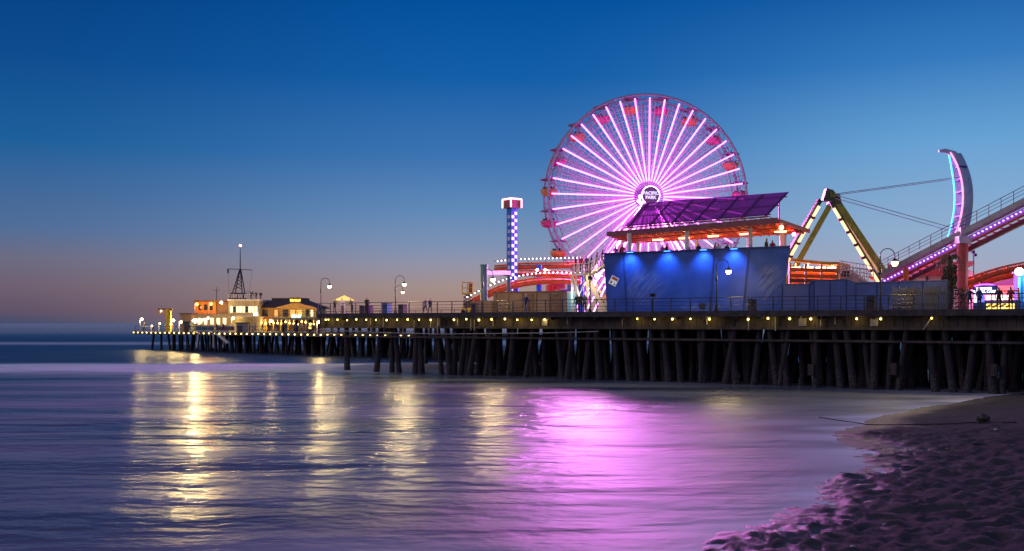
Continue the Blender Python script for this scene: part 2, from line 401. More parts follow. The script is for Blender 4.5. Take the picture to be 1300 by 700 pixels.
# sea: one sheet to the horizon, low swell, a breaking line, shore foam and painted far haze carried as attributes
wy = axis_vals(12, 150, lambda y: .45+max(0, y-30)*.006, [-300, -50, 0, 6, 9])
y = wy[-1]
while y < 9000: y *= 1.035; wy.append(y)
wx = axis_vals(-110, 62, .85, [-9000, -4000, -2000, -1000, -600, -400, -280, -200, -160, -135, -120, 70, 85, 110, 150, 250, 500, 1500, 4000, 9000])
wv = []; foam = []; churn = []
def bumpf(x, a, b, s):
    return max(0, min(1, (x-a)/s, (b-x)/s))
for y in wy:
    for x in wx:
        zz = 0; f = 0
        if -135 <= x <= 120 and y < 420:
            n_ = noise.noise((x*.03, y*.02, 0)); nf = noise.noise((x*.12, y*.5, 4.))
            c = 110+.05*x+5*n_
            d = y-c
            zz += .45*math.exp(-(d/6)**2)
            f = max(f, bumpf(d, -13+3*nf, 17+4*nf, 7)*(1.0+.25*nf))
            d2 = y-(245+.05*x+14*n_)
            f = max(f, .55*bumpf(d2, -20, 28, 12))
            dep = -sand_base(x, y)
            if y < 100:
                zz += .035*math.sin(y*.55+x*.10+3*noise.noise((x*.05, y*.07, 1)))*min(1, max(0, dep)/.8)
                sw = max(0, 1-dep/.32) if dep > -.1 else 0
                f = max(f, 1.0*sw*(.7+.7*nf))
                f = max(f, .33*max(0, 1-dep/1.6)*max(0, .6+nf))
                f = max(f, .16*max(0, .5+noise.noise((x*.05, y*.22, 8.)))); f = max(f, .36*max(0, min(1, (1.5-dep)/1.2))*max(0, .65+.9*noise.noise((x*.10, y*.35, 28.))))
        if y > 420: f = .30*min(1, (y-420)/900)  # far sea paled through this mask, painting horizon haze into its colour
        ch = 0
        if y < 150:
            dp_ = -sand_base(x, y); ch = max(0, min(1, (1.25-dp_)/1.0)); ch = ch*ch*(3-2*ch)*max(0, min(1, (120-y)/30))
        churn.append(ch)
        wv.append((x, y, zz)); foam.append(max(0, min(1, f)))
nx = len(wx)
wf = [(j*nx+i, j*nx+i+1, (j+1)*nx+i+1, (j+1)*nx+i) for j in range(len(wy)-1) for i in range(nx-1)]
me = bpy.data.meshes.new('sea_water'); me.from_pydata(wv, [], wf)
for p in me.polygons: p.use_smooth = True
at = me.attributes.new('foam', 'FLOAT', 'POINT'); at.data.foreach_set('value', foam)  # shore foam and painted far haze
at = me.attributes.new('churn', 'FLOAT', 'POINT'); at.data.foreach_set('value', churn)
sea = bpy.data.objects.new('sea_water', me); col.objects.link(sea); struct(sea)
wm = bpy.data.materials.new('sea_water'); nt, b = nodes_of(wm); L = nt.links.new
tcn = N('ShaderNodeTexCoord'); geo = N('ShaderNodeNewGeometry')
def mapping(sc, rot=0):
    m_ = N('ShaderNodeMapping'); m_.inputs['Scale'].default_value = sc; m_.inputs['Rotation'].default_value = (0, 0, rot); L(tcn.outputs['Object'], m_.inputs['Vector']); return m_.outputs[0]
def noi(v, s, d=4, rough=.5):
    n = N('ShaderNodeTexNoise'); n.inputs['Scale'].default_value = s; n.inputs['Detail'].default_value = d; n.inputs['Roughness'].default_value = rough; L(v, n.inputs['Vector']); return n.outputs['Fac']
a_ = noi(mapping((.22, .55, 1), R(-8)), 1.0, 5)
b_ = noi(mapping((.06, .22, 1), R(6)), 1.0, 3)
d_ = noi(mapping((3.2, 4.5, 1), R(-20)), 1.0, 2)
c_ = noi(mapping((.9, 1.5, 1), R(15)), 1.0, 3)
hgt = mth('ADD', mth('ADD', mth('MULTIPLY', a_, .34), mth('MULTIPLY', b_, 1.15)), mth('ADD', mth('MULTIPLY', c_, .17), mth('MULTIPLY', d_, .025)))
bp = N('ShaderNodeBump'); bp.inputs['Strength'].default_value = 1; L(mth('SUBTRACT', .95, mth('MULTIPLY', N('ShaderNodeAttribute', attribute_name='churn').outputs['Fac'], .45)), bp.inputs['Distance']); L(hgt, bp.inputs['Height'])
fa = N('ShaderNodeAttribute', attribute_name='foam')  # shore foam and painted far haze
fn = noi(mapping((.25, 1.1, 1)), 1.0, 6, .6)
fm = mth('MULTIPLY', fa.outputs['Fac'], smooth(fn, .12, .46))
fm = N('ShaderNodeClamp') if False else mth('MINIMUM', fm, 1.0)
b.inputs['Base Color'].default_value = (.012, .035, .075, 1)
spw = N('ShaderNodeSeparateXYZ'); L(geo.outputs['Position'], spw.inputs[0])
ca = N('ShaderNodeAttribute', attribute_name='churn')
rn = noi(mapping((.10, 1.3, 1)), 1.0, 5, .6)
rv = mth('ADD', mth('ADD', mth('SUBTRACT', mth('ADD', .25, mth('MULTIPLY', smooth(spw.outputs['Y'], 105, 135), .10)), mth('MULTIPLY', smooth(spw.outputs['Y'], 250, 600), .22)), mth('MULTIPLY', ca.outputs['Fac'], .29)), mth('MULTIPLY', mth('SUBTRACT', rn, .5), .16))
L(rv, b.inputs['Roughness']); b.inputs['IOR'].default_value = 1.33
L(bp.outputs[0], b.inputs['Normal'])
fo = N('ShaderNodeBsdfDiffuse'); fo.inputs['Color'].default_value = (.92, .90, .88, 1)
mx = N('ShaderNodeMixShader'); L(fm, mx.inputs[0]); L(b.outputs[0], mx.inputs[1]); L(fo.outputs[0], mx.inputs[2])
L(mx.outputs[0], nt.nodes['Material Output'].inputs['Surface'])
me.materials.append(wm)

# ---------------------------------------------------------------- the pier
S0, S1 = -62.0, 49.3
pier = thing('pier', 'long dark timber pier on many piles, carrying the amusement rides', 'pier', Q(10, 0, 0))
mb = MB(); mb.prism([Q(S0, 0, 5.62), Q(S1, 0, 5.62), Q(S1, 48, 5.62), Q(S0, 60, 5.62)], (0, 0, .28)); mb.build('deck', M['deck'], pier)
mb = MB(); mb.prism([Q(S0, -.12, 5.50), Q(S1, -.12, 5.50), Q(S1, .18, 5.50), Q(S0, .18, 5.50)], (0, 0, .46)); mb.build('edge_beam', M['beam'], pier)
mb = MB()
for k in range(int((S1-S0)/.62)):
    s = S0+.62*k; mb.box(Q(s, .75, 5.03+random.uniform(-.04, .04)), (.59, .10, .94), PYAW)
mb.build('fascia_board', M['fascia'], pier)
for zz, t, h in ((4.46, .62, .22), (3.52, .72, .18)):
    mb = MB(); mb.prism([Q(S0, t-.14, zz), Q(S1, t-.14, zz), Q(S1, t+.14, zz), Q(S0, t+.14, zz)], (0, 0, h)); mb.build('waler_beam', M['fascia'] if zz > 4 else M['beam'], pier)
mb = MB()
for k in range(24): mb.box(Q(S1-.3, 1+k*2.0, 5.0), (.3, 1.9, 1.1), PYAW)
mb.build('end_board', M['beam'], pier)
mb = MB(); mb.tube([E(405, -.2, 4.3), E(470, -.2, 4.05), E(560, -.2, 3.92), E(700, -.2, 4.1), E(760, -.2, 4.25)], .05, 6); mb.build('utility_pipe', M['pipe'], pier)
# piles carry a dark wet tide band and pale barnacle crust near the water
nt = M['pile'].node_tree; L = nt.links.new; b = nt.nodes['Principled BSDF']
gz = N('ShaderNodeNewGeometry'); sz = N('ShaderNodeSeparateXYZ'); L(gz.outputs['Position'], sz.inputs[0])
vo = N('ShaderNodeTexVoronoi'); vo.inputs['Scale'].default_value = 7; L(gz.outputs['Position'], vo.inputs['Vector'])
nzp = N('ShaderNodeTexNoise'); nzp.inputs['Scale'].default_value = .9; nzp.inputs['Detail'].default_value = 4; L(gz.outputs['Position'], nzp.inputs['Vector'])
lvl = mth('ADD', sz.outputs['Z'], mth('MULTIPLY', mth('SUBTRACT', nzp.outputs['Fac'], .5), 1.6))
crust = mth('MULTIPLY', mth('MULTIPLY', smooth(lvl, 1.7, .9), smooth(vo.outputs['Distance'], .55, .25)), .7)
cc = N('ShaderNodeRGB'); cc.outputs[0].default_value = (.10, .095, .085, 1)
old = b.inputs['Base Color'].links[0].from_socket; L(mixc(crust, old, cc.outputs[0]), b.inputs['Base Color'])
# bents: cap beam and a row of piles each
piles = []
def pile(mb, s, t, top=5.5, ds=0., dt=0., r=.2, flare=1.75):
    b = Q(s+ds, t+dt, -1.6); a = Q(s, t, top)
    m_ = a.lerp(b, .55)
    mb.tube([a, a.lerp(b, .3), m_, a.lerp(b, .74), b], [r*.92, r, r*1.06, r*1.22, r*flare], 9)
rows = []
bents = [S(430), S(481), S(523), S(563), S(584), S(604), S(622)]
while bents[-1] > S0+3: bents.append(bents[-1]-2.3-random.uniform(-.3, .3))
for i, s in enumerate(bents):
    for j, t in enumerate((.9, 15, 30) if i < 3 else (.9, 3.6, 6.6, 10, 14, 18, 23, 28, 34, 40, 46)):
        if i in (1, 2) and j == 0: continue
        sj = s+random.uniform(-.35, .35)
        ds = random.choice((0, 0, .5, -.5, .9, -.9, 1.3)) if i > 2 else 0; r = random.uniform(.19, .27)
        rows.append((t, sj, ds, r))
        if i > 2 and j < 8 and random.random() < (.5 if s > 22 else .9):    # doubled and battered repair piles
            rows.append((t+.25, sj+random.uniform(.5, 1.4), random.choice((-.8, -.5, .5, .8)), random.uniform(.2, .28)))
    mb = MB(); mb.box(Q(s, 23.5, 5.44), (.34, 46.5, .34), PYAW); mb.build('cap_beam', M['beam'], pier)
# splayed group at the seaward end as seen in the photograph
rows += [(1.2, S(475), .75, .26), (1.2, S(488), -.05, .24), (1.0, S(492), -.8, .25), (1.0, S(522), .30, .28), (1.1, S(524), -.35, .28), (1.3, S(521), .05, .3)]
rows.sort(key=lambda q: q[0])
rest = MB()
for n, (t, sj, ds, r) in enumerate(rows):
    if n < 100:
        mb = MB(); pile(mb, sj, t, 5.5 if t > 1 else 5.6, ds, random.uniform(-.2, .2), r); mb.build('pile', M['pile'], pier)
    else: pile(rest, sj, t, 5.5, ds, random.uniform(-.3, .3), r)
o = rest.build('pile', M['pile'], pier); o['kind'] = 'stuff'
for k in range(20):                                              # drain pipes and hangers on the face
    s = random.uniform(-10, 46); mb = MB(); mb.tube([Q(s, .45, 5.5), Q(s, .45, 4.5+random.uniform(-.6, .4))], .05, 6); mb.build('drain_pipe', M['pipe'], pier)
mb = MB(); mb.bar(E(1183, .4, 5.4), E(1172, .4, 4.5), .07); mb.build('diagonal_brace', M['pipe'], pier)
# concrete service box and hatch boards on the face
for px in (1019, 692, 1110): 
    mb = MB(); mb.box(E(px, .55, 5.05), (.55, .2, .6), PYAW); mb.build('junction_box', M['pipe'], pier)
for px, zz in ((1135, 1.6), (1262, 1.7), (1030, 1.4)):
    mb = MB(); p = E(px, .4, zz); mb.box(p, (.42, .5, .85), PYAW); mb.build('pile_wrap', M['fascia'], pier)

# railing along the south edge
rail = thing('pier_railing', 'dark steel railing running along the open edge of the pier deck', 'railing', Q(10, .05, DZ))
for zz, r in ((1.12, .035), (.82, .022), (.52, .022), (.22, .022)):
    mb = MB(); mb.tube([Q(S0, .06, DZ+zz), Q(S1, .06, DZ+zz)], r, 6); mb.build('rail_bar', M['rail'], rail)
s = S1
while s > S0:
    mb = MB(); mb.box(Q(s, .06, DZ+.57), (.07, .07, 1.14), PYAW); mb.box(Q(s, .06, DZ+.02), (.18, .16, .04), PYAW); mb.build('post', M['rail'], rail)
    s -= 1.72

# lamps under the deck edge
pxs = [413.6, 416.9, 428.4, 440.5, 452.4, 465, 477.4, 490.8, 504, 517.5, 532, 546.7, 576.3, 592, 608, 624, 641, 656.7, 675, 691.4, 809, 831, 853.5, 876.5, 900.6, 949.8, 975, 1002.6, 1029.3, 1087.6, 1118, 1182.8]
lamp0 = None
for n, px in enumerate(pxs):
    p = E(px, -.28, 5.30)
    lab = 'small yellow lamp under the pier deck edge, %s counting from the seaward end' % nth(n+1)
    if lamp0 is None:
        lamp0 = thing('under_deck_lamp', lab, 'lamp', p, 'lamps under the pier deck edge', PYAW)
        mb = MB(); mb.lathe((0, 0, .10), [(.16, -.02), (.07, .06), (.03, .09)], 10); mb.bar((0, 0, .16), (0, .45, .24), .04); mb.build('shade', M['pipe'], lamp0, local=True)
        mb = MB(); mb.sphere((0, 0, 0), .085, 8, 6); mb.build('bulb', M['under'], lamp0, local=True)
    else: dup(lamp0, p+EZ*random.uniform(-.05, .04), PYAW+random.uniform(-.3, .3), lab, random.uniform(.78, 1.12))
    plight(E(px, .12, 5.2), .06, random.choice((3, 6, 8, 10)), (1, .70, .18))

# street lamps with a goose neck along the deck edge
def street_lamp(px, label, sc=1., t=.5, p=None, W=750):
    p = p if p is not None else E(px, t, DZ)
    r = thing('street_lamp', label, 'street lamp', p, 'goose neck street lamps on the pier'); r.scale = (sc,)*3
    plight(Vector((.88, 0, 2.50)), .16, min(W, 110), (1, .72, .30), r)
    ld = bpy.data.lights.new('lamp_light', 'AREA'); ld.shape = 'DISK'; ld.size = .36; ld.energy = W*.3; ld.color = (1, .74, .32)     # added sea-facing disk for the water streak, leaving walls dark
    lo = bpy.data.objects.new('lamp_light', ld); col.objects.link(lo); lo.parent = r; lo.location = (.88, -.23, 2.84)  # added disk light for the water streak
    lo.rotation_euler = Vector((.1, -1, -.15)).to_track_quat('-Z', 'Y').to_euler()
    if 'proto' in LAMP:
        for ch in list(LAMP['proto'].children):
            c = ch.copy(); col.objects.link(c); c.parent = r
        return r
    LAMP['proto'] = r
    mb = MB(); mb.lathe((0, 0, 0), [(.17, 0), (.17, .12), (.11, .22), (.08, .5), (.06, .6)], 12); mb.tube([(0, 0, .4), (0, 0, 3.3)], .05, 8, r2=.038); mb.lathe((0, 0, 2.2), [(.05, 0), (.08, .04), (.08, .4), (.05, .44)], 8); mb.build('post', M['black'], r, local=True)
    mb = MB(); pts = [(0, 0, 3.3)]+[(.44-.44*math.cos(a), 0, 3.35+.42*math.sin(a)) for a in [math.pi*k/10 for k in range(11)]]+[(.88, 0, 3.18)]
    mb.tube(pts, .028, 6); mb.build('goose_neck', M['black'], r, local=True)
    mb = MB(); mb.lathe((.88, 0, 2.98), [(.24, 0), (.2, .06), (.09, .16), (.05, .2)], 12); mb.build('lamp_shade', M['black'], r, local=True)
    mb = MB(); mb.sphere((.88, 0, 2.90), .20, 12, 8); mb.build('globe', M['lamp'], r, local=True)
    return r
LAMP = {}
street_lamp(407.5, 'goose neck lamp at the seaward corner of the pier, left of the yellow umbrella')
street_lamp(502, 'goose neck lamp right of the blue bin, taller of the lit pair', 1.0)
street_lamp(502.5, 'shorter lit goose neck lamp set further back, behind the pair by the blue bin', .92, t=14)
street_lamp(613, 'goose neck lamp in front of the teal gantry post', 1.08)
street_lamp(909.5, 'goose neck lamp in front of the big blue plywood wall', 1.12, W=400)
street_lamp(1117.5, 'goose neck lamp in front of the blue fence, beside the coaster hill', 1.22, W=300)
# ---------------------------------------------------------------- ferris wheel
WC = P(823.5, 249.5, 123.5); AX = Vector((.13, -.99, 0)).normalized(); EX = Vector((-AX.y, AX.x, 0)); EZ = Vector((0, 0, 1))
RW, WW = 12.65, 3.0
def wp(r, a, off=0.): return WC+EX*(r*math.sin(a))+EZ*(r*math.cos(a))+AX*off
wheel = thing('ferris_wheel', 'giant ferris wheel with glowing pink light spokes and round gondolas', 'ferris wheel', Vector((WC.x, WC.y, DZ)))
NS = 40
for off in (0, -WW):
    mb = MB(); N_ = 80
    for rr, th in ((RW, .15), (RW-.75, .07)):
        for k in range(N_): mb.tube([wp(rr, 2*math.pi*k/N_, off), wp(rr, 2*math.pi*(k+1)/N_, off)], th, 6, False)
    for k in range(NS):
        mb.tube([wp(RW-.75, 2*math.pi*k/NS, off), wp(RW, 2*math.pi*(k+.5)/NS, off)], .04, 4, False)
        mb.tube([wp(RW-.75, 2*math.pi*(k+1)/NS, off), wp(RW, 2*math.pi*(k+.5)/NS, off)], .04, 4, False)
    mb.build('rim', M['rim'], wheel)
for k in range(NS):
    a = 2*math.pi*(k+.5)/NS; mb = MB(); mb.tube([wp(RW, a, 0), wp(RW, a, -WW)], .06, 5, False); mb.build('cross_member', M['steel'], wheel)
for k in range(NS):
    a = 2*math.pi*k/NS+R(.6)
    mb = MB(); mb.k = 1; mb.bar(wp(1.9, a, .10), wp(RW-.45, a, .10), .135, .12, up=AX)
    p0, p1 = wp(2.0, a, .165), wp(RW-.5, a, .165); sd = (p1-p0).cross(AX).normalized()*.045     # lensed diode row on the front face only
    if True:
        ld = bpy.data.lights.new('spoke_light', 'AREA'); ld.shape = 'RECTANGLE'; ld.size = .09; ld.size_y = (p1-p0).length; ld.energy = 2050; ld.color = (1, .27, 1.0)
        lo = bpy.data.objects.new('spoke_light', ld); col.objects.link(lo); lo.parent = wheel
        yv = (p1-p0).normalized(); xv = yv.cross(AX).normalized()
        lo.matrix_local = Matrix.Translation((p0+p1)/2+AX*.03-Vector(wheel.location)) @ Matrix((-xv, yv, -AX)).transposed().to_4x4()
    mb.k = 0; mb.add([p0-sd, p0+sd, p1+sd, p1-sd], [(0, 1, 2, 3)]); mb.build('light_spoke', [M['led'], M['ledside']], wheel)
# the steelwork behind the lights: back spokes, tie rods and lacing rings
for k in range(NS):
    a = 2*math.pi*k/NS
    mb = MB(); mb.tube([wp(.9, a, -WW+.4), wp(RW-.75, a, -WW)], .075, 5, False)
    mb.tube([wp(.9, a, -WW+.5), wp(RW-.75, a+2*math.pi/NS*.5, -.15)], .035, 4, False)
    mb.tube([wp(1.2, a, -.3), wp(RW-.75, a+R(4.5), -.15)], .035, 4, False)
    mb.build('steel_spoke', M['steel'], wheel)
for off in (-.12, -WW+.15):                                      # extra wire net added to the lacing rings, imitating the wheel's purple glow
    mb = MB()
    for k in range(12):
        rr = 3.0+.75*k; pts = [wp(rr, 2*math.pi*j/NS, off) for j in range(NS+1)]
        for p0, p1 in zip(pts[:-1], pts[1:]): mb.tube([p0, p1], .026, 4, False)
    for k in range(80):
        a = 2*math.pi*(k+.5)/80; mb.tube([wp(3.0, a, off), wp(RW-.75, a, off)], .026, 4, False)
    mb.build('wire_net', M['steel'], wheel)  # added net imitating the wheel's purple glow
mb = MB()
for k in range(NS):
    for r0, r1 in ((5.2, 7.0), (7.0, 8.6), (8.6, 10.2), (10.2, 11.7)):
        mb.tube([wp(r0, 2*math.pi*k/NS, -.15), wp(r1, 2*math.pi*(k+1)/NS, -WW+.2)], .03, 4, False)
mb.build('cross_bracing', M['steel'], wheel)
mb = MB()
ring = lambda r, off: [wp(r, 2*math.pi*k/24, off) for k in range(24)]
for (ra, oa), (rb, ob) in (((1.25, .05), (1.25, -WW-.1)), ((.75, .75), (.75, -WW-.7))):
    A_, B_ = ring(ra, oa), ring(rb, ob); mb.add(A_+B_, [(k, (k+1) % 24, 24+(k+1) % 24, 24+k) for k in range(24)]+[tuple(range(24)), tuple(range(24, 48))])
hub = mb.build('hub', M['purple'], wheel)
mb = MB(); A_, B_ = ring(1.08, 1.0), ring(1.08, .8); mb.add(A_+B_, [(k, (k+1) % 24, 24+(k+1) % 24, 24+k) for k in range(24)]+[tuple(range(24)), tuple(range(24, 48))])
sign = mb.build('hub_sign', mat('sign_lavender', (.30, .22, .42), .5, var=.1), wheel)
TM = Matrix((EX, EZ, AX)).transposed().to_4x4()
def hubtext(body, dz):
    m4 = Matrix.Translation(WC+EZ*dz+AX*1.02-Vector(wheel.location)) @ TM
    text('lettering', body, .56, M['hublet'], sign, m4, .02)
hubtext('PACIFIC', .26); hubtext('PARK', -.26)
mb = MB()
for k in range(24): mb.tube([wp(1.13, 2*math.pi*k/24, .95), wp(1.13, 2*math.pi*(k+1)/24, .95)], .06, 5, False)
mb.build('sign_ring', M['ledhub'], sign)
mb = MB()
for dx, dz in ((-1.15, -.1), (-1.35, -.65), (-1.05, -.95), (-.8, -1.35)): mb.sphere(WC+EX*dx+EZ*dz+AX*.45, .24, 10, 6)
mb.build('hub_floodlight', M['ledhub'], wheel)
gcol = ['pink', 'orange']
gm = {'pink': mat('gondola_pink', (.75, .10, .25), .5, var=.2), 'orange': mat('gondola_orange', (.80, .28, .06), .5, var=.2), 'yellow': mat('gondola_yellow', (.70, .50, .06), .5, var=.2)}
gd = mat('gondola_seat_dark', (.06, .04, .05), .7)
gcan = mat('gondola_canopy', (.42, .25, .35), .6, var=.2)
for k in range(20):
    a = R(9+18*k); p = wp(RW-.2, a, -WW/2)
    g = bpy.data.objects.new('gondola', None); col.objects.link(g); g.parent = wheel; g.location = p-Vector(wheel.location)
    c = gm[('pink', 'orange')[k % 2]] if k not in (12, 11) else gm['yellow']
    mb = MB(); mb.lathe((0, 0, 0), [(1.08, .04), (1.12, .10), (.75, .20), (.2, .36), (.05, .42)], 18); mb.build('canopy', gcan, g, local=True)
    mb = MB(); mb.lathe((0, 0, 0), [(.35, -1.95), (.75, -1.85), (.98, -1.55), (1.05, -1.15), (1.0, -1.12), (.86, -1.5), (.4, -1.7)], 18); mb.build('bowl', c, g, local=True)
    mb = MB(); mb.tube([(0, 0, .05), (0, 0, -1.75)], .06, 6)
    for q in range(4): mb.tube([(.95*math.cos(q*1.57+.5), .95*math.sin(q*1.57+.5), .05), (.95*math.cos(q*1.57+.5), .95*math.sin(q*1.57+.5), -1.15)], .025, 4)
    mb.tube([(0, -1.5, 0), (0, 1.5, 0)], .05, 6); mb.build('hanger', M['steel'], g, local=True)
    mb = MB()
    for q in range(7):
        b = q*.9+k; mb.sphere((.62*math.cos(b), .62*math.sin(b), -.95+.08*math.sin(q*3)), .13, 7, 5); mb.sphere((.66*math.cos(b), .66*math.sin(b), -1.25), .2, 7, 5)
    mb.build('seat_back', gd, g, local=True)
for off in (.7, -WW-.7):
    for sx in (-1, 1):
        foot = WC+EX*(sx*9.0)+AX*(off*1.6); foot.z = DZ
        mb = MB(); mb.bar(WC+AX*off*.8+EZ*.2, foot, .42, .42); leg = mb.build('support_leg', M['steel'], wheel)
        n = AX if off > 0 else -AX
        mb = MB()
        for d in (-.32, .32):
            side = EZ.cross(n).normalized()*d*1.4
            mb.tube([(WC+AX*off*.8).lerp(foot, .13)+side+n*.26, (WC+AX*off*.8).lerp(foot, .97)+side+n*.26], .10, 6)
        mb.build('light_tube', M['ledleg'], leg)
        if off > 0 and sx == -1:
            mb = MB(); mb.tube([WC+AX*off*.8-EX*.9-EZ*1.2, foot+EX*1.6], .09, 6); mb.build('light_tube', M['ledleg'], leg)

# ---------------------------------------------------------------- blue plywood hall with roof terrace
bw = bpy.data.materials.new('blue_plywood'); nt, b = nodes_of(bw); L = nt.links.new
tcn = N('ShaderNodeTexCoord')
st = noi(mapping((1.0, 1.0, 1.0)), .8, 4)
def mp2(sc, rot):
    m_ = N('ShaderNodeMapping'); m_.inputs['Scale'].default_value = sc; m_.inputs['Rotation'].default_value = rot; L(tcn.outputs['Object'], m_.inputs['Vector']); return m_.outputs[0]
m0_ = N('ShaderNodeMapping'); m0_.inputs['Rotation'].default_value = (0, R(48), 0); L(tcn.outputs['Object'], m0_.inputs['Vector'])
m1_ = N('ShaderNodeMapping'); m1_.inputs['Scale'].default_value = (.7, .7, 8.0); L(m0_.outputs[0], m1_.inputs['Vector'])
dg_ = noi(m1_.outputs[0], 1.0, 5, .7)
basec = ramp(st, [(.3, (.030, .085, .33)), (.7, (.055, .14, .46))])
# pale diagonal reflections of beach light painted into the ply colour
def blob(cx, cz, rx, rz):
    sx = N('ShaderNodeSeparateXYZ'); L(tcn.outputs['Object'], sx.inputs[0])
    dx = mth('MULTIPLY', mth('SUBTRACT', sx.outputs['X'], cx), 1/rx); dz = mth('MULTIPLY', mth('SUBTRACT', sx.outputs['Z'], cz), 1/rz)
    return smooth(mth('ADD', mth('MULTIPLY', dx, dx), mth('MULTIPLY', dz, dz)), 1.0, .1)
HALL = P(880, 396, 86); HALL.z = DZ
wear = mth('MAXIMUM', blob(-3.9, 2.3, 2.1, 2.0), mth('MAXIMUM', blob(6.5, 2.5, 1.5, 2.0), blob(1.0, .45, 2.2, .45)))  # mask of the painted beach-light reflections
wearm = mth('MULTIPLY', wear, mth('MULTIPLY', smooth(dg_, .38, .66), .32))  # strength of the painted beach-light reflections
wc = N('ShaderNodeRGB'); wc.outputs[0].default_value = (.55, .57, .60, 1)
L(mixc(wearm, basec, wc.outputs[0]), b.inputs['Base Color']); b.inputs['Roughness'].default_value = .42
bp = N('ShaderNodeBump'); bp.inputs['Strength'].default_value = .25; bp.inputs['Distance'].default_value = .03; L(dg_, bp.inputs['Height']); L(bp.outputs[0], b.inputs['Normal'])
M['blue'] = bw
def at_z(px, Y, z): return Vector(((px-650)/F*Y, Y, z))
hall = thing('amusement_hall', 'big blue plywood hall shaped like a hull with a canopied roof terrace', 'hall', HALL)
WT = 11.22
wl = dict(tl=at_z(766, 90.4, WT), tr=at_z(1003, 84.6, WT+.12), bl=at_z(770.5, 90.2, DZ), br=at_z(992, 84.9, DZ))
nrm = (wl['br']-wl['bl']).cross(Vector((0, 0, 1))).normalized()      # towards the viewer
def wallpt(u, z):
    a = wl['bl'].lerp(wl['br'], u); b_ = wl['tl'].lerp(wl['tr'], u); f_ = (z-DZ)/(WT-DZ); return a.lerp(b_, f_)
seams = [0, .118, .607, .790, 1.0]
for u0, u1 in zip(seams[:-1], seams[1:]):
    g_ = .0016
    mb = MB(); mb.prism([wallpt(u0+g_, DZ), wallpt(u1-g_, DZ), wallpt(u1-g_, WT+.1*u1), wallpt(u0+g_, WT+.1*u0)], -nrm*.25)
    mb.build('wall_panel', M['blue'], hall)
for u in seams[1:-1]:
    mb = MB(); mb.bar(wallpt(u, DZ)+nrm*.03, wallpt(u, WT+.05)+nrm*.03, .10, .08, up=nrm); mb.build('seam_batten', M['navy'], hall)
mb = MB(); mb.bar(wallpt(0, WT+.05)+nrm*.02, wallpt(1, WT+.16)+nrm*.02, .3, .10); mb.build('top_rail', M['navy'], hall)
HB = Vector((.10, .995, 0))
for sx, a, c in ((.2, wallpt(0, DZ), wallpt(0, WT)), (-.2, wallpt(1, DZ), wallpt(1, WT))):
    mb = MB()
    d = HB*8.6
    mb.prism([a-nrm*.26, c-nrm*.26, c-nrm*.26+d, a-nrm*.26+d], Vector((sx, 0, 0)))
    mb.build('side_wall', M['navy'], hall)
FZ = 10.38
mb = MB(); q0, q1 = wallpt(0.002, FZ-.25)-nrm*.3, wallpt(.998, FZ-.25)-nrm*.3
mb.prism([q0, q1, q1+HB*8.4, q0+HB*8.4], (0, 0, .25)); mb.build('terrace_floor', M['deck'], hall)
mb = MB()
for k in range(34): 
    p = (q0+HB*8.2).lerp(q1+HB*8.2, k/33); mb.bar(p+EZ*.25, p+EZ*1.3, .05)
mb.bar(q0+HB*8.2+EZ*1.3, q1+HB*8.2+EZ*1.3, .07); mb.build('terrace_railing', M['steel'], hall)
mb = MB(); mb.box(wallpt(.56, 6.5)+nrm*.10, (.5, .2, .42), math.atan2((wl['br']-wl['bl']).y, (wl['br']-wl['bl']).x)); mb.build('wall_vent', M['bin'], hall)
# canopy
cA, cB, cC, cD = P(771, 299.5, 92), P(988, 282, 83.4), P(1027, 295, 91.5), P(806, 307.5, 100.5)
up = Vector((0, 0, .34))
mb = MB(); mb.prism([cA+EZ*.02, cB+EZ*.02, cC+EZ*.02, cD+EZ*.02], EZ*.16); cano = mb.build('canopy_roof', M['orange'], hall)
mb = MB(); n2 = (cB-cA).cross(EZ).normalized()
mb.prism([cA+n2*.01-EZ*.1, cB+n2*.01-EZ*.1, cB+n2*.01+EZ*.36, cA+n2*.01+EZ*.36], n2*.10); mb.build('fascia', M['maroon'], cano)
mb = MB(); n3 = (cC-cB).cross(EZ).normalized()
mb.prism([cB+n3*.01-EZ*.1, cC+n3*.01-EZ*.1, cC+n3*.01+EZ*.26, cB+n3*.01+EZ*.26], n3*.10); mb.build('fascia', M['orange'], cano)
mb = MB()
for k in range(22):
    f_ = (k+.5)/22; a = cA.lerp(cB, f_); d = cD.lerp(cC, f_); mb.bar(a.lerp(d, .03)-EZ*.10, a.lerp(d, .97)-EZ*.10, .10, .2)
for f_ in (.25, .5, .75): mb.bar(cA.lerp(cD, f_)-EZ*.26, cB.lerp(cC, f_)-EZ*.26, .14, .12)
mb.build('joist', M['orange'], cano)
def columnpx(px, u, dz0=0):
    p = wallpt(u, FZ)-nrm*.55; return p
for u, mt, dv in ((.135, 'white', .1), (.457, 'white', .1), (.797, 'white', .1)):
    p = wallpt(u, FZ)-nrm*.5+V*dv; f_ = min(1, max(0, (u)))
    tz = (cA.lerp(cB, u).z); mb = MB(); mb.tube([p, Vector((p.x, p.y, tz))], .19, 10); mb.build('column', M[mt], hall)
p = P(994, 330, 90.5); mb = MB(); mb.tube([Vector((p.x, p.y, FZ)), Vector((p.x, p.y, 13.2))], .3, 10); mb.build('column', M['white'], hall)
for u, dv in ((.2, 7), (.55, 7.2), (.85, 7.4)):
    p = wallpt(u, FZ)-nrm*.5+HB*dv; mb = MB(); mb.tube([p, Vector((p.x, p.y, 13.1))], .16, 8); mb.build('column', M['white'], hall)
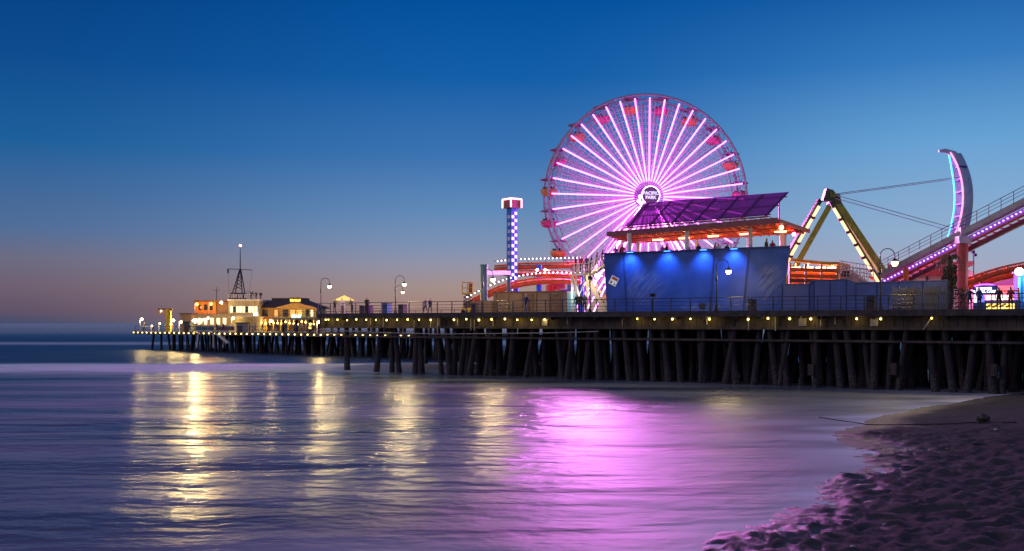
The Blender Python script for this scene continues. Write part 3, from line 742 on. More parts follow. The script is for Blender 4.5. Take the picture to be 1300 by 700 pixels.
# slatted solar roof above the canopy
pA, pB, pC, pD = P(793, 288, 91.2), P(975, 273.5, 86.0), P(1002, 244, 89.2), P(820, 257.5, 94.6)
pvm = bpy.data.materials.new('solar_slats'); nt, b = nodes_of(pvm); L = nt.links.new
b.inputs['Base Color'].default_value = (.045, .012, .10, 1); b.inputs['Roughness'].default_value = .3
tl_ = N('ShaderNodeBsdfTranslucent'); tl_.inputs['Color'].default_value = (.35, .18, .55, 1)
tp_ = N('ShaderNodeBsdfTransparent'); tp_.inputs['Color'].default_value = (.85, .5, .9, 1)
m1_ = N('ShaderNodeMixShader'); m1_.inputs[0].default_value = .16; L(b.outputs[0], m1_.inputs[1]); L(tl_.outputs[0], m1_.inputs[2])
m2_ = N('ShaderNodeMixShader'); m2_.inputs[0].default_value = .28; L(m1_.outputs[0], m2_.inputs[1]); L(tp_.outputs[0], m2_.inputs[2])
L(m2_.outputs[0], nt.nodes['Material Output'].inputs['Surface'])
M['pv'] = pvm
nsl = 30
mb = MB(); nn = (pB-pA).cross(pD-pA).normalized()
if nn.z < 0: nn = -nn
for k in range(nsl):
    f0, f1 = k/nsl, (k+.80)/nsl
    mb.prism([pA.lerp(pD, f0), pB.lerp(pC, f0), pB.lerp(pC, f1), pA.lerp(pD, f1)], nn*.03)
pv = mb.build('solar_roof', M['pv'], hall)
mb = MB()
for f_ in (.02, .18, .34, .5, .66, .82, .98): mb.bar(pA.lerp(pB, f_)-nn*.10, pD.lerp(pC, f_)-nn*.10, .10, .14)
for f_ in (.12, .5, .88): mb.bar(pA.lerp(pD, f_)-nn*.2, pB.lerp(pC, f_)-nn*.2, .10, .10)
mb.build('roof_beam', M['purple'], pv)
mb = MB()
for k in range(16):
    f_ = k/15; a = pA.lerp(pB, f_); c = cA.lerp(cB, f_*.93+.06); c = c-n2*.4
    mb.bar(a-nn*.1, Vector((c.x, c.y, c.z+.2)), .06)
    if k < 15: 
        c2 = cA.lerp(cB, (k+1)/15*.93+.06)-n2*.4; mb.bar(a-nn*.1, c2+EZ*.2, .04)
mb.bar(pA-nn*.12, pB-nn*.12, .12); mb.build('roof_truss', M['brown'], pv)
p = P(989, 252, 89); mb = MB(); mb.bar(p, Vector((p.x, p.y, 13.3)), .1); mb.build('roof_post', M['maroon'], pv)
# lights of the hall
hl = [(822, 309), (856, 307), (893, 304.5), (932, 302), (974, 297.5)]
for n, (px, py) in enumerate(hl):
    f_ = (px-771)/217.; p = cA.lerp(cB, f_).lerp(cD.lerp(cC, f_), .45)-EZ*.36
    one('strip_light', (lambda m_: (m_.box(p, (1.0, .14, .10), PYAW), m_)[1])(MB()), M['strip'], '%s warm strip light from the left under the orange terrace canopy' % nth(n+1), 'strip light', p, 'strip lights under the terrace canopy'); plight(p-EZ*.25, .15, 55, (1, .50, .14))
p = cB.lerp(cA, .02)-EZ*.1+n2*.25; p = P(992, 289, 84.2)
one('flood_lamp', (lambda m_: (m_.sphere(p, .2, 10, 6), m_)[1])(MB()), M['beacon'], 'round orange lamp at the front right corner of the terrace canopy', 'lamp', p)
p = P(1008, 297.5, 87.0)
one('flood_lamp', (lambda m_: (m_.sphere(p, .17, 10, 6), m_)[1])(MB()), M['ruby'], 'hot pink lamp under the right edge of the terrace canopy', 'lamp', p)
for n, u in enumerate((.155, .36, .555, .715)):
    p = wallpt(u, WT+.04)+nrm*.32
    mb = MB(); mb.box(p+EZ*.1, (.7, .12, .06), PYAW); mb.bar(p+EZ*.1, p+EZ*.1-nrm*.3, .05); mb.k = 1; mb.box(p+EZ*.03, (.6, .08, .05), PYAW)
    tag(mb.build('wall_washer', [M['navy'], M['bluew']], loc=p), 'blue wall washer on top of the plywood wall, %s from the left' % nth(n+1), 'wall light', 'blue wall washers on the plywood wall')
    ld = bpy.data.lights.new('wall_washer_beam', 'SPOT'); ld.energy = 480; ld.color = (.10, .32, 1); ld.spot_size = R(105); ld.spot_blend = .9; ld.shadow_soft_size = .25
    lo = bpy.data.objects.new('wall_washer_beam', ld); col.objects.link(lo); lo.location = p+nrm*.45-EZ*.02
    lo.rotation_euler = (-nrm*.55-EZ).to_track_quat('-Z', 'Y').to_euler()
# tilted poster on the wall
pp = wallpt(.052, 8.78)+nrm*.03
poster = thing('poster', 'white and orange square poster hung tilted on the blue wall', 'poster', pp)
wyaw = math.atan2((wl['br']-wl['bl']).y, (wl['br']-wl['bl']).x)
PM = Matrix.Rotation(wyaw, 3, 'Z') @ Matrix.Rotation(R(28), 3, 'Y')
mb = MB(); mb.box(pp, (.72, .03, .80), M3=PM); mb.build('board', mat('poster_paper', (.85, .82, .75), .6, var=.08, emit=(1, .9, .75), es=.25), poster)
mb = MB(); mb.box(pp+nrm*.025+PM@Vector((.02, 0, .22)), (.6, .012, .26), M3=PM); mb.build('orange_band', M['orange'], poster)
mb = MB(); mb.sphere(pp+nrm*.02+PM@Vector((-.15, 0, -.18)), .13, 8, 5, (1, .2, 1)); mb.box(pp+nrm*.025+PM@Vector((.2, 0, -.25)), (.16, .014, .14), M3=PM); mb.build('picture', M['olive'] if 'olive' in M else M['green'], poster)
# ---------------------------------------------------------------- stairs to the terrace
stairs = thing('staircase', 'pale timber staircase with a landing at the seaward end of the blue hall', 'staircase', E(748, 8, DZ))
Ys = 93.0
def deckz(px, Y): return Vector(((px-650)/F*Y, Y, DZ))
T0 = P(768, 336.5, 92.2); T1 = P(745, 349, 93.4); T2 = P(726, 349, 94.5); fw = Vector((.30, .95, 0))*1.7
mb = MB()
n_ = 9
for k in range(n_):
    a = T0.lerp(T1, k/n_); c = T0.lerp(T1, (k+1)/n_); mb.prism([Vector((a.x, a.y, c.z)), c, c+fw, Vector((a.x, a.y, c.z))+fw], (0, 0, .16))
mb.build('upper_flight', M['cream'], stairs)
mb = MB(); mb.prism([T1, T2, T2+fw, T1+fw], (0, 0, .18)); mb.build('landing', M['cream'], stairs)
B0 = T1+Vector((-.2, .3, 0)); B1 = deckz(771, 92.6)
mb = MB(); n_ = 18
for k in range(n_):
    a = B0.lerp(B1, k/n_); c = B0.lerp(B1, (k+1)/n_); mb.prism([Vector((a.x, a.y, c.z)), c, c+fw*.8, Vector((a.x, a.y, c.z))+fw*.8], (0, 0, .14))
mb.bar(B0-EZ*.1, B1-EZ*.1, .10, .4); mb.build('lower_flight', M['cream'], stairs)
def railing(a, b, n, parent, m, h=1.05, r=.035):
    mb = MB()
    for f_ in (.35, .68, 1): mb.tube([a+EZ*h*f_, b+EZ*h*f_], r if f_ == 1 else r*.7, 5)
    for k in range(n+1): 
        p = a.lerp(b, k/n); mb.tube([p, p+EZ*h], r, 5)
    return mb.build('handrail', m, parent)
railing(T0, T1, 7, stairs, M['cream']); railing(T1, T2, 6, stairs, M['cream']); railing(T2, T2+fw, 3, stairs, M['cream']); railing(B0, B1, 10, stairs, M['cream'])
railing(T2+fw, T1+fw, 6, stairs, M['cream'])
for p in (T2, T1, T2+fw, T1+fw):
    mb = MB(); mb.bar(p, Vector((p.x, p.y, DZ)), .16); mb.build('post', M['cream'], stairs)
mb = MB(); mb.bar(T2, deckz(745, 93.4), .1); mb.bar(T1, deckz(728, 94.4), .1); mb.build('cross_brace', M['cream'], stairs)
p = P(757, 350, 92.0); one('stair_lamp', (lambda m: (m.sphere(p, .15, 10, 6), m.bar(p, p+V*1.2, .05), m)[2])(MB()), M['lampw'], 'bright lamp under the terrace staircase beside the blue wall', 'lamp', p); plight(p+Vector((0, .1, -.4)), .1, 160, (1, .82, .5))

# ---------------------------------------------------------------- rides on the seaward side
tower = thing('drop_tower', 'slim blue drop tower with checkered lights and a glowing pink top', 'drop tower', deckz(650, 116))
tc = Vector(tower.location); tz = P(650, 262, 116).z; tw = .44
mb = MB(); mb.box((tc.x, tc.y, (DZ+tz)/2), (tw*2, tw*2, tz-DZ), R(38)); mb.build('mast', M['blupost'], tower)
rot = Matrix.Rotation(R(38), 3, 'Z')
mbl, mbr = MB(), MB(); k = 0; zz = DZ+3
while zz < tz-.7:
    for c_ in (0, 1):
        if (k+c_) % 2 == 0:
            mbr.box(tc*1+rot@Vector(((c_-.5)*.42, -tw-.01, 0))+EZ*(zz-DZ), (.36, .03, .34), M3=rot)
    if k % 2 == 0: mbl.box(tc+rot@Vector((-tw-.01, 0, 0))+EZ*(zz-DZ), (.03, .46, .42), M3=rot)
    zz += .42; k += 1
mbr.build('lit_panel', M['tile'], tower); mbl.build('pale_panel', M['steel'], tower)
mb = MB(); mb.box((tc.x, tc.y, tz+.25), (1.5, 1.5, 1.0), R(38)); mb.build('tower_head', M['maroon'], tower)
mb = MB()
cs = [tc+rot@Vector((a*.79, b*.79, 0))+EZ*(tz-DZ) for a, b in ((-1, -1), (1, -1), (1, 1), (-1, 1))]
for q in range(4):
    mb.tube([cs[q]+EZ*.78, cs[(q+1) % 4]+EZ*.78], .09, 6); mb.tube([cs[q]-EZ*.2, cs[q]+EZ*.78], .09, 6)
mb.build('light_ring', M['cap'], tower)
mb = MB(); mb.lathe((tc.x, tc.y, DZ), [(.95, 0), (.95, 1.1), (.9, 2.2), (.5, 2.5)], 14); mb.build('carriage', M['blupost'], tower)

def offset_path(pts, d): return [Vector(p)+d for p in pts]
def spline(pts, n=8):
    out = []; pts = [Vector(p) for p in pts]
    for i in range(len(pts)-1):
        p0, p1, p2, p3 = pts[max(i-1, 0)], pts[i], pts[i+1], pts[min(i+2, len(pts)-1)]
        for k in range(n):
            t = k/n; out.append(.5*((2*p1)+(p2-p0)*t+(2*p0-5*p1+4*p2-p3)*t*t+(3*p1-p0-3*p2+p3)*t**3))
    return out+[pts[-1]]
def along(pts, step):
    out = []; acc = 0
    for a, b in zip(pts[:-1], pts[1:]):
        d = (b-a).length; q = -acc
        while q+step <= d: q += step; out.append(a.lerp(b, q/d))
        acc = d-q
    return out
coaster = thing('roller_coaster', 'orange roller coaster track with rows of white dot lights beside the drop tower', 'roller coaster', deckz(690, 118))
trk = M['orange']
def track(pts, name, gauge=.9, m=None, dots=None, spine=.28, dz=.0, dstep=.5, parent=None):
    pts = spline(pts); w = Vector((.1, .99, 0))*gauge/2
    mb = MB(); mb.tube(offset_path(pts, -w), .09, 6); mb.tube(offset_path(pts, w), .09, 6); mb.tube(offset_path(pts, -EZ*.45), spine, 8)
    for p in along(pts, 1.1): mb.bar(p-w, p+w, .09); mb.bar(p-w, p-EZ*.4, .07); mb.bar(p+w, p-EZ*.4, .07)
    o = mb.build(name, m or trk, parent or coaster)
    if dots:
        mb = MB(); mb.tube(offset_path(pts, -w*1.9+EZ*.55), .035, 5)
        for p in along(pts, 2.2): mb.bar(p-w, p-w*1.9+EZ*.55, .05)
        mb.build('catwalk_rail', M['rail'], o)
        mb = MB()
        for p in along(pts, dstep): mb.box(p-w*2+EZ*.5, (.13, .13, .13))
        mb.build('dot_light', dots, o)
    return o
track([P(628, 338, 124), P(660, 335, 123), P(700, 334, 122), P(740, 333, 121)], 'upper_track', dots=M['dots'])
track([P(640, 343.5, 118), P(680, 344, 117), P(712, 345, 117), P(735, 347, 117)], 'middle_track', spine=.22)
track([P(590, 386, 113), P(612, 374, 112.5), P(640, 362, 112), P(670, 355, 111), P(700, 352.5, 110), P(738, 353, 109)], 'lower_track', dots=M['dots'])
for px, Y, py in ((684.5, 119, 337), (724, 112, 352), (648, 123, 337), (738, 120, 335), (655, 114, 360)):
    top = P(px, py, Y); mb = MB(); mb.tube([Vector((top.x, top.y, DZ)), top], .34, 12); mb.build('support_column', M['blupost'], coaster)
for px, py, Y in ((682, 343, 117.5), (692, 343, 117.5)):
    p = P(px, py, Y-1); one('ride_lamp', (lambda m: (m.sphere(p, .17, 8, 6), m.bar(p, p+V*1.2, .05), m)[2])(MB()), M['lampw'], 'small white lamp on the coaster track %s the bright blue column' % ('left of' if px < 684 else 'right of'), 'lamp', p)
# red queue canopy and machinery glimpsed under the tracks
car = thing('coaster_train', 'dark red coaster train on its support below the wheel', 'train', P(705, 372, 114))
mb = MB()
for k in range(3): mb.box(P(699+6*k, 366-1.5*k, 114), (.9, 1.1, .7), .2); mb.box(P(699+6*k, 362-1.5*k, 114.2), (.25, 1.0, .7), .2)
mb.build('car', M['red'], car)
mb = MB(); a = P(690, 374, 114); c = P(722, 368, 114); mb.tube([a, c], .14, 8); mb.tube([a, Vector((a.x, a.y, DZ))], .14, 8); mb.tube([c, Vector((c.x, c.y, DZ))], .14, 8); mb.build('support', M['purple'], car)

# kiosks and plant on the seaward deck
kiosk = thing('storage_kiosk', 'long brown storage kiosk with panel doors behind the pier railing', 'kiosk', deckz(672, 98))
a = deckz(626, 98.5); c = deckz(719, 95.5); k_n = (c-a).cross(EZ).normalized()
mb = MB(); mb.prism([a, c, c-k_n*3, a-k_n*3], (0, 0, 2.05)); mb.build('wall', M['tan'], kiosk)
mb = MB(); mb.prism([a+k_n*.12-(c-a)*.004, c+k_n*.12+(c-a)*.004, c-k_n*3.1, a-k_n*3.1], (0, 0, .10)); o = mb.build('roof', M['brown'], kiosk); o.location.z += 2.06
for f_ in (.04, .22, .41, .6, .78, .95): mb = MB(); p = a.lerp(c, f_)+k_n*.03; mb.bar(p, p+EZ*2.0, .09, .06); mb.build('pilaster', M['brown'], kiosk)
for f_ in (.5, .86): 
    p = a.lerp(c, f_)+k_n*.02+EZ*1.0; mb = MB(); mb.box(p, (.95, .05, 1.75), math.atan2((c-a).y, (c-a).x)); mb.build('door', M['brown'], kiosk)
aq = thing('aqua_cabin', 'pale aqua lit cabin at the right end of the brown kiosk', 'cabin', deckz(725, 94.8))
a2 = c+Vector((.05, -.03, 0)); c2 = deckz(731, 95.6)
mb = MB(); n5 = (c2-a2).cross(EZ).normalized(); mb.prism([a2, c2, c2-n5*2, a2-n5*2], (0, 0, 1.98)); mb.build('wall', M['tealpanel'], aq)
mb = MB(); mb.prism([a2+n5*.1, c2+n5*.1, c2-n5*2, a2-n5*2], (0, 0, .08)); o = mb.build('roof', M['white'], aq); o.location.z += 2.0
ld = bpy.data.lights.new('cabin_light', 'POINT'); ld.energy = 60; ld.color = (.75, 1, .9); ld.shadow_soft_size = .2
lo = bpy.data.objects.new('cabin_light', ld); col.objects.link(lo); lo.location = (a2+c2)/2+n5*1.5+EZ*1.9
cont = thing('low_container', 'low pale container under the scissor lift basket', 'container', deckz(606, 98))
a = deckz(588, 98.5); c = deckz(624, 97.6); k_n = (c-a).cross(EZ).normalized()
mb = MB(); mb.prism([a, c, c-k_n*2, a-k_n*2], (0, 0, 1.15)); mb.build('body', M['tan'], cont)
mb = MB(); mb.prism([a+k_n*.06, c+k_n*.06, c-k_n*2.05, a-k_n*2.05], (0, 0, .1)); o = mb.build('lid', M['cream'], cont); o.location.z += 1.17
lift = thing('scissor_lift', 'yellow scissor lift with its basket raised above the deck', 'lift', deckz(593, 97))
lp = deckz(593.5, 97); by = P(593, 373, 97).z
mb = MB(); mb.box(lp+EZ*.35, (1.0, .8, .4), PYAW); mb.build('chassis', M['yellow'], lift)
for sx in (-.42, .42):
    for sy in (-.36, .36):
        p = lp+Vector((sx, sy, .2)); mb = MB(); mb.tube([p-Vector((0, .08, 0)), p+Vector((0, .08, 0))], .2, 12); mb.build('wheel', M['black'], lift)
mb = MB(); n_ = 4
for k in range(n_):
    z0 = .55+(by-DZ-.55)*k/n_; z1 = .55+(by-DZ-.55)*(k+1)/n_
    for y_ in (-.25, .25): mb.bar(lp+Vector((-.38, y_, z0)), lp+Vector((.38, y_, z1)), .07); mb.bar(lp+Vector((.38, y_, z0)), lp+Vector((-.38, y_, z1)), .07)
mb.build('scissor_arm', M['black'], lift)
bk = Vector((lp.x, lp.y, by))
mb = MB(); mb.box(bk, (1.05, .8, .14)); mb.build('platform', M['yellow'], lift)
mb = MB(); 
for sx in (-.5, 0, .5):
    for sy in (-.38, .38): mb.bar(bk+Vector((sx, sy, 0)), bk+Vector((sx, sy, 1.1)), .055)
for hz in (.55, 1.1):
    for sy in (-.38, .38): mb.bar(bk+Vector((-.5, sy, hz)), bk+Vector((.5, sy, hz)), .055)
    for sx in (-.5, .5): mb.bar(bk+Vector((sx, -.38, hz)), bk+Vector((sx, .38, hz)), .055)
mb.build('guard_rail', M['yellow'], lift)
mb = MB(); mb.box(bk+Vector((.3, -.05, .55)), (.36, .3, .9)); mb.build('tool_box', M['brown'], lift)
gan = thing('gantry', 'teal steel gantry post with a horizontal beam beside the drop tower', 'gantry', deckz(614, 101))
g0 = deckz(614.5, 101); gz = P(614, 338, 101).z
mb = MB(); mb.tube([g0, Vector((g0.x, g0.y, gz))], .36, 12); mb.tube([Vector((g0.x, g0.y, gz)), Vector((g0.x, g0.y, gz+.15))], .42, 12); mb.build('post', M['teal'], gan)
gb = P(614, 346.5, 101); mb = MB(); mb.bar(gb, P(646, 346.5, 108), .4, .42); mb.build('beam', M['teal'], gan)
gq = deckz(645, 110); mb = MB(); mb.tube([gq, P(646, 345, 110)], .22, 10); mb.build('post', M['teal'], gan)

# deck furniture
um = thing('sun_umbrella', 'yellow lit market umbrella over a table near the pier end', 'umbrella', deckz(437, 108))
u0 = deckz(437, 108); uz = P(437, 381, 108).z
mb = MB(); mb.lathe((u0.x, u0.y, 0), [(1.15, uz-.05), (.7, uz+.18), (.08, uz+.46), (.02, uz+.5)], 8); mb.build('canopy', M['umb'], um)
mb = MB(); mb.tube([u0, Vector((u0.x, u0.y, uz+.3))], .05, 8); mb.lathe(u0, [(.3, 0), (.3, .1), (.08, .15)], 10); mb.build('pole', M['white'], um)
tb = thing('cafe_table', 'small round table below the yellow umbrella', 'table', u0+Vector((.02, -.7, 0)))
mb = MB(); mb.lathe(Vector(tb.location), [(.25, 0), (.05, .06), (.05, .7)], 10); mb.build('pedestal', M['black'], tb)
mb = MB(); mb.lathe(Vector(tb.location)+EZ*.7, [(.42, 0), (.42, .04)], 14); mb.build('tabletop', M['white'], tb)
def litter_bin(px, t, m, w, h, label):
    p = E(px, t, DZ); r = thing('litter_bin', label, 'bin', p, 'bins on the pier deck')
    mb = MB(); mb.box(p+EZ*(h/2), (w, w, h), PYAW); mb.build('body', m, r)
    mb = MB(); mb.box(p+EZ*(h+.04), (w*1.1, w*1.1, .08), PYAW); mb.build('lid', M['black'], r)
    mb = MB(); mb.box(p+EZ*(h*.78)-V*(w/2+.01), (w*.6, .02, .12), PYAW); mb.build('slot', M['black'], r)
litter_bin(491, 1.2, M['bluebin'], .72, 1.0, 'bright blue bin behind the pier railing, left of the lit lamp pair')
litter_bin(511, 1.3, M['bin'], .62, .85, 'squat brown bin just right of the lamp post pair')
litter_bin(461, 1.2, M['bin'], .55, .8, 'dark bin beside the person near the blue bin')
litter_bin(469, 1.3, M['bin'], .55, .8, 'dark bin between the yellow umbrella and the blue bin, next to the other bin')
litter_bin(955, .9, M['bin'], .55, .9, 'dark bin in front of the blue plywood wall')
litter_bin(1106, .9, M['bin'], .6, 1.0, 'brown bin left of the lamp post at the blue fence')
litter_bin(603, 1.0, M['bin'], .5, .85, 'dark bin in front of the low container')
post = thing('binocular_viewer', 'coin telescope on a stand at the railing in front of the blue wall', 'telescope', E(828.5, .4, DZ))
p = Vector(post.location)
mb = MB(); mb.lathe(p, [(.2, 0), (.18, .06), (.06, .12), (.05, 1.25)], 10); mb.build('stand', M['black'], post)
mb = MB(); mb.box(p+EZ*1.42, (.34, .42, .26), PYAW); mb.tube([p+EZ*1.45-V*.35, p+EZ*1.45+V*.1], .09, 8); mb.build('head', M['black'], post)
pole = thing('flag_pole', 'plain dark pole at the railing beside the staircase', 'pole', E(749, .5, DZ))
p = Vector(pole.location); mb = MB(); mb.lathe(p, [(.16, 0), (.14, .25), (.06, .35)], 10); mb.tube([p+EZ*.3, p+EZ*4.3], .055, 8); mb.build('shaft', M['black'], pole)
mb = MB(); mb.box(p+EZ*3.0, (.3, .2, .34), PYAW); mb.build('loudspeaker', M['black'], pole)

# ---------------------------------------------------------------- fences right of the hall
fen = thing('blue_fence', 'long blue panel fence along the deck right of the plywood hall', 'fence', deckz(1095, 80))
fp = [(993, 84.6, 362), (1027, 83.2, 361.5), (1033, 83, 357), (1074, 81.3, 355.5), (1086, 80.8, 360), (1140, 78.6, 358.5), (1203, 76.2, 357)]
for (x0, Y0, y0), (x1, Y1, y1) in zip(fp[:-1], fp[1:]):
    a, c = deckz(x0, Y0), deckz(x1, Y1); ta, tb_ = P(x0, y0, Y0), P(x1, y1, Y1); n6 = (c-a).cross(EZ).normalized()
    mb = MB(); mb.prism([a, c, tb_, ta], -n6*.12); mb.build('panel', M['bluefence'], fen)
    mb = MB(); mb.bar(ta+EZ*.04, tb_+EZ*.04, .2, .08); mb.build('cap_rail', M['navy'], fen)
    mb = MB(); n_ = max(1, int((c-a).length/1.3))
    for k in range(n_+1):
        q = a.lerp(c, k/n_)+n6*.03; mb.bar(q, Vector((q.x, q.y, ta.lerp(tb_, k/n_).z-.02)), .07, .05)
    mb.build('batten', M['navy'], fen)
fen2 = thing('slat_fence', 'dark upright slat fence standing in front of the blue fence', 'fence', deckz(1168, 76))
a, c = E(1134, 2.2, DZ), E(1201, 2.0, DZ); n_ = 24
for k in range(n_+1):
    q = a.lerp(c, k/n_); mb = MB(); mb.box(q+EZ*(.85+.08*(k % 3 == 0)), (.10, .07, 1.7+.16*(k % 3 == 0)), PYAW); mb.build('slat', M['brown'] if False else M['bin'], fen2)
for hz in (.4, 1.3): mb = MB(); mb.bar(a+EZ*hz+V*.08, c+EZ*hz+V*.08, .06, .1); mb.build('rail_bar', M['bin'], fen2)

# ---------------------------------------------------------------- swinging ship ride
ride = thing('swing_ship_ride', 'green A-frame swinging ship ride with lit legs and a raised ship', 'swing ride', deckz(1058, 96))
ap_f = P(1050, 246, 94); ap_b = P(1058, 250, 101)
def leg(top, foot, m, w=.5, lit=False):
    mb = MB(); mb.bar(top, foot, w, w); o = mb.build('leg', m, ride)
    if lit:
        d = foot-top; n_ = 8
        n7 = d.cross(EZ).normalized()
        if n7.y > 0: n7 = -n7
        for k in range(n_):
            f0, f1 = .06+.115*k, .06+.115*k+.092
            if f1 > .98: break
            side = Vector((math.copysign(.16, -d.x), 0, 0))
            mb = MB(); mb.bar(top.lerp(foot, f0)+n7*(w/2+.06)+side, top.lerp(foot, f1)+n7*(w/2+.06)+side, .26, .07, up=n7); mb.build('light_panel', M['wled'], o)
            mb = MB(); q = top.lerp(foot, f1+.011)+n7*(w/2+.04)+side; mb.box(q, (.5, .12, .22)); mb.build('collar', M['brown'], o)
    return o
def ext(top, px, py, Y):                                 # run the leg on down to the deck
    f_ = P(px, py, Y); k = (top.z-DZ)/(top.z-f_.z); return top.lerp(f_, k)
leg(ap_f+Vector((-.7, 0, -.6)), ext(ap_f, 1004, 322, 93), M['darkgreen'], .42, True)
leg(ap_f+Vector((.4, 0, -.8)), ext(ap_f, 1112, 350, 93), M['darkgreen'], .42, True)
leg(ap_b+Vector((-.3, 0, -.8)), ext(ap_b, 1014, 330, 102), M['green'], .52)
leg(ap_b+Vector((.3, 0, -.6)), ext(ap_b, 1124, 350, 101), M['green'], .70)
mb = MB(); mb.tube([ap_f-Vector((0, .6, 0)), ap_b+Vector((0, .6, 0))], .34, 14); mb.prism([ap_f+Vector((-.55, -.55, -.75)), ap_f+Vector((.7, -.55, -.75)), ap_f+Vector((.45, -.55, .25)), ap_f+Vector((-.2, -.55, .45))], (0, .8, 0)); mb.prism([ap_b+Vector((-.6, -.4, -.8)), ap_b+Vector((.75, -.4, -.8)), ap_b+Vector((.5, -.4, .25)), ap_b+Vector((-.3, -.4, .3))], (0, .8, 0)); mb.build('axle_housing', M['darkgreen'], ride)
mb = MB(); mb.box(ap_f+Vector((.35, -.62, -.15)), (.45, .12, .5)); mb.build('bracket', M['green'], ride)
# the ship, swung up to shoreward; local: x along the hull, y across, z up to the axle
pv_ = (ap_f+ap_b)/2; th = R(86); RAD = 13.1
ship = bpy.data.objects.new('ship', None); col.objects.link(ship); ship.parent = ride; ship.location = pv_-Vector(ride.location)
ship.rotation_euler = (0, -th, 0)
shipm = mat('ship_hull_paint', (.40, .55, .66), .6, var=.2)
sec = []; LN = 10; n_ = 16
for i in range(n_+1):
    u = -1+2*i/n_; x = u*LN/2; zk = -RAD-.9+1.5*abs(u)**2.3; zg = -RAD+.5+1.25*abs(u)**2.0; w = .85*(1-abs(u)**3.2*.85)
    sec.append([(x, -w, zg), (x, -w*.85, (zk+zg)/2), (x, 0, zk), (x, w*.85, (zk+zg)/2), (x, w, zg), (x, w*.86, zg-.05), (x, 0, zg-.75), (x, -w*.86, zg-.05)])
mb = MB(); vs_ = [p for s_ in sec for p in s_]; fs_ = []
for i in range(n_):
    for k in range(8): fs_.append((i*8+k, i*8+(k+1) % 8, (i+1)*8+(k+1) % 8, (i+1)*8+k))
fs_ += [tuple(range(8)), tuple(range(n_*8, n_*8+8))]
mb.add(vs_, fs_); mb.build('hull', shipm, ship, local=True)
mb = MB(); mb.tube([(s_[0][0], s_[0][1]-.05, s_[0][2]) for s_ in sec], .08, 6); mb.build('gunwale_light', M['rose'], ship, local=True)
mb = MB(); mb.tube([(s_[4][0], s_[4][1]+.05, s_[4][2]+.0) for s_ in sec], .09, 6); mb.build('gunwale_light', M['cyan'], ship, local=True)
mb = MB()
for x in (-2.6, 2.6):
    for y_ in (-.8, .8): mb.tube([(0, y_*.9, 0), (x, y_, -RAD+.6)], .035, 6)
mb.build('swing_arm', mat('arm_paint', (.28, .38, .48), .6), ship, local=True)
for k in range(7): mb = MB(); mb.box((-3.6+1.2*k, 0, -RAD+.15+.9*abs((-3.6+1.2*k)/5)**2), (.16, 1.3, .75)); mb.build('bench', M['navy'], ship, local=True)
for x in (-LN/2+.15, LN/2-.15):
    mb = MB(); mb.tube([(x, 0, -RAD+1.2), (x*1.06, 0, -RAD+2.2), (x*1.04, 0, -RAD+2.8)], [.3, .22, .12], 8); mb.build('figurehead', shipm, ship, local=True)

plat = thing('boarding_station', 'amber lit boarding station with curved yellow roof under the swing ride', 'station', deckz(1033, 94))
rp = spline([P(1001, 331, 93), P(1020, 333.5, 93), P(1045, 336, 92.5), P(1064, 336.5, 92)], 5)
mb = MB()
for a, c in zip(rp[:-1], rp[1:]): mb.prism([a, c, c+V*4.5, a+V*4.5], (0, 0, .28))
mb.build('roof', M['yellow'], plat)
for zpy, m in ((343, 'orange'), (351, 'orange'), (357, 'brown')):
    mb = MB(); a, c = P(1002, zpy-1, 93), P(1063, zpy+1, 92); mb.bar(a, c, .18, .34); mb.bar(a+V*3, c+V*3, .18, .34); mb.build('rail_band', M[m], plat)
for f_ in (.0, .33, .66, 1):
    a = deckz(1003+60*f_, 93-f_); mb = MB(); mb.bar(a, Vector((a.x, a.y, P(0, 334+4*f_, 93).z)), .2); mb.build('post', M['yellow'], plat)
mb = MB(); a, c = deckz(1002, 96), deckz(1064, 95); mb.prism([a, c, c+EZ*4, a+EZ*4], V*.15); mb.build('back_wall', M['orange'], plat)
for n, px in enumerate((1010, 1026, 1042, 1057)):
    p = P(px, 340, 93.8); one('station_lamp', (lambda m_: (m_.box(p, (.9, .12, .10), PYAW), m_.bar(p, p+EZ*.4, .05), m_)[2])(MB()), M['strip'], 'amber strip lamp inside the swing ride station, %s from the left' % nth(n+1), 'strip light', p, 'strip lamps in the boarding station'); plight(p-EZ*.25, .12, 40, (1, .5, .14))
st2 = thing('ride_stairs', 'pale stepped queue platform with railings under the right ride leg', 'stairs', deckz(1085, 93))
mb = MB()
for k in range(9):
    a = deckz(1066+4.6*k, 92.5-.1*k); c = deckz(1066+4.6*(k+1), 92.4-.1*k); mb.prism([a, c, c+V*2, a+V*2], (0, 0, 4.3-.22*k))
mb.build('steps', M['cream'], st2)
a, c = P(1064, 345, 92.2), P(1108, 352, 91.5); railing(a+Vector((0, -.2, -.2)), c+Vector((0, -.2, -.2)), 10, st2, M['cream'], 1.2)
a, c = P(1064, 352, 92.0), P(1100, 357, 91.3); railing(a+Vector((0, -.4, 0)), c+Vector((0, -.4, 0)), 8, st2, M['cream'], 1.0)
mb = MB(); p = P(1072, 348, 92); mb.box(p+Vector((0, -.2, 0)), (.7, .1, .5)); mb.build('notice', M['bin'], st2)

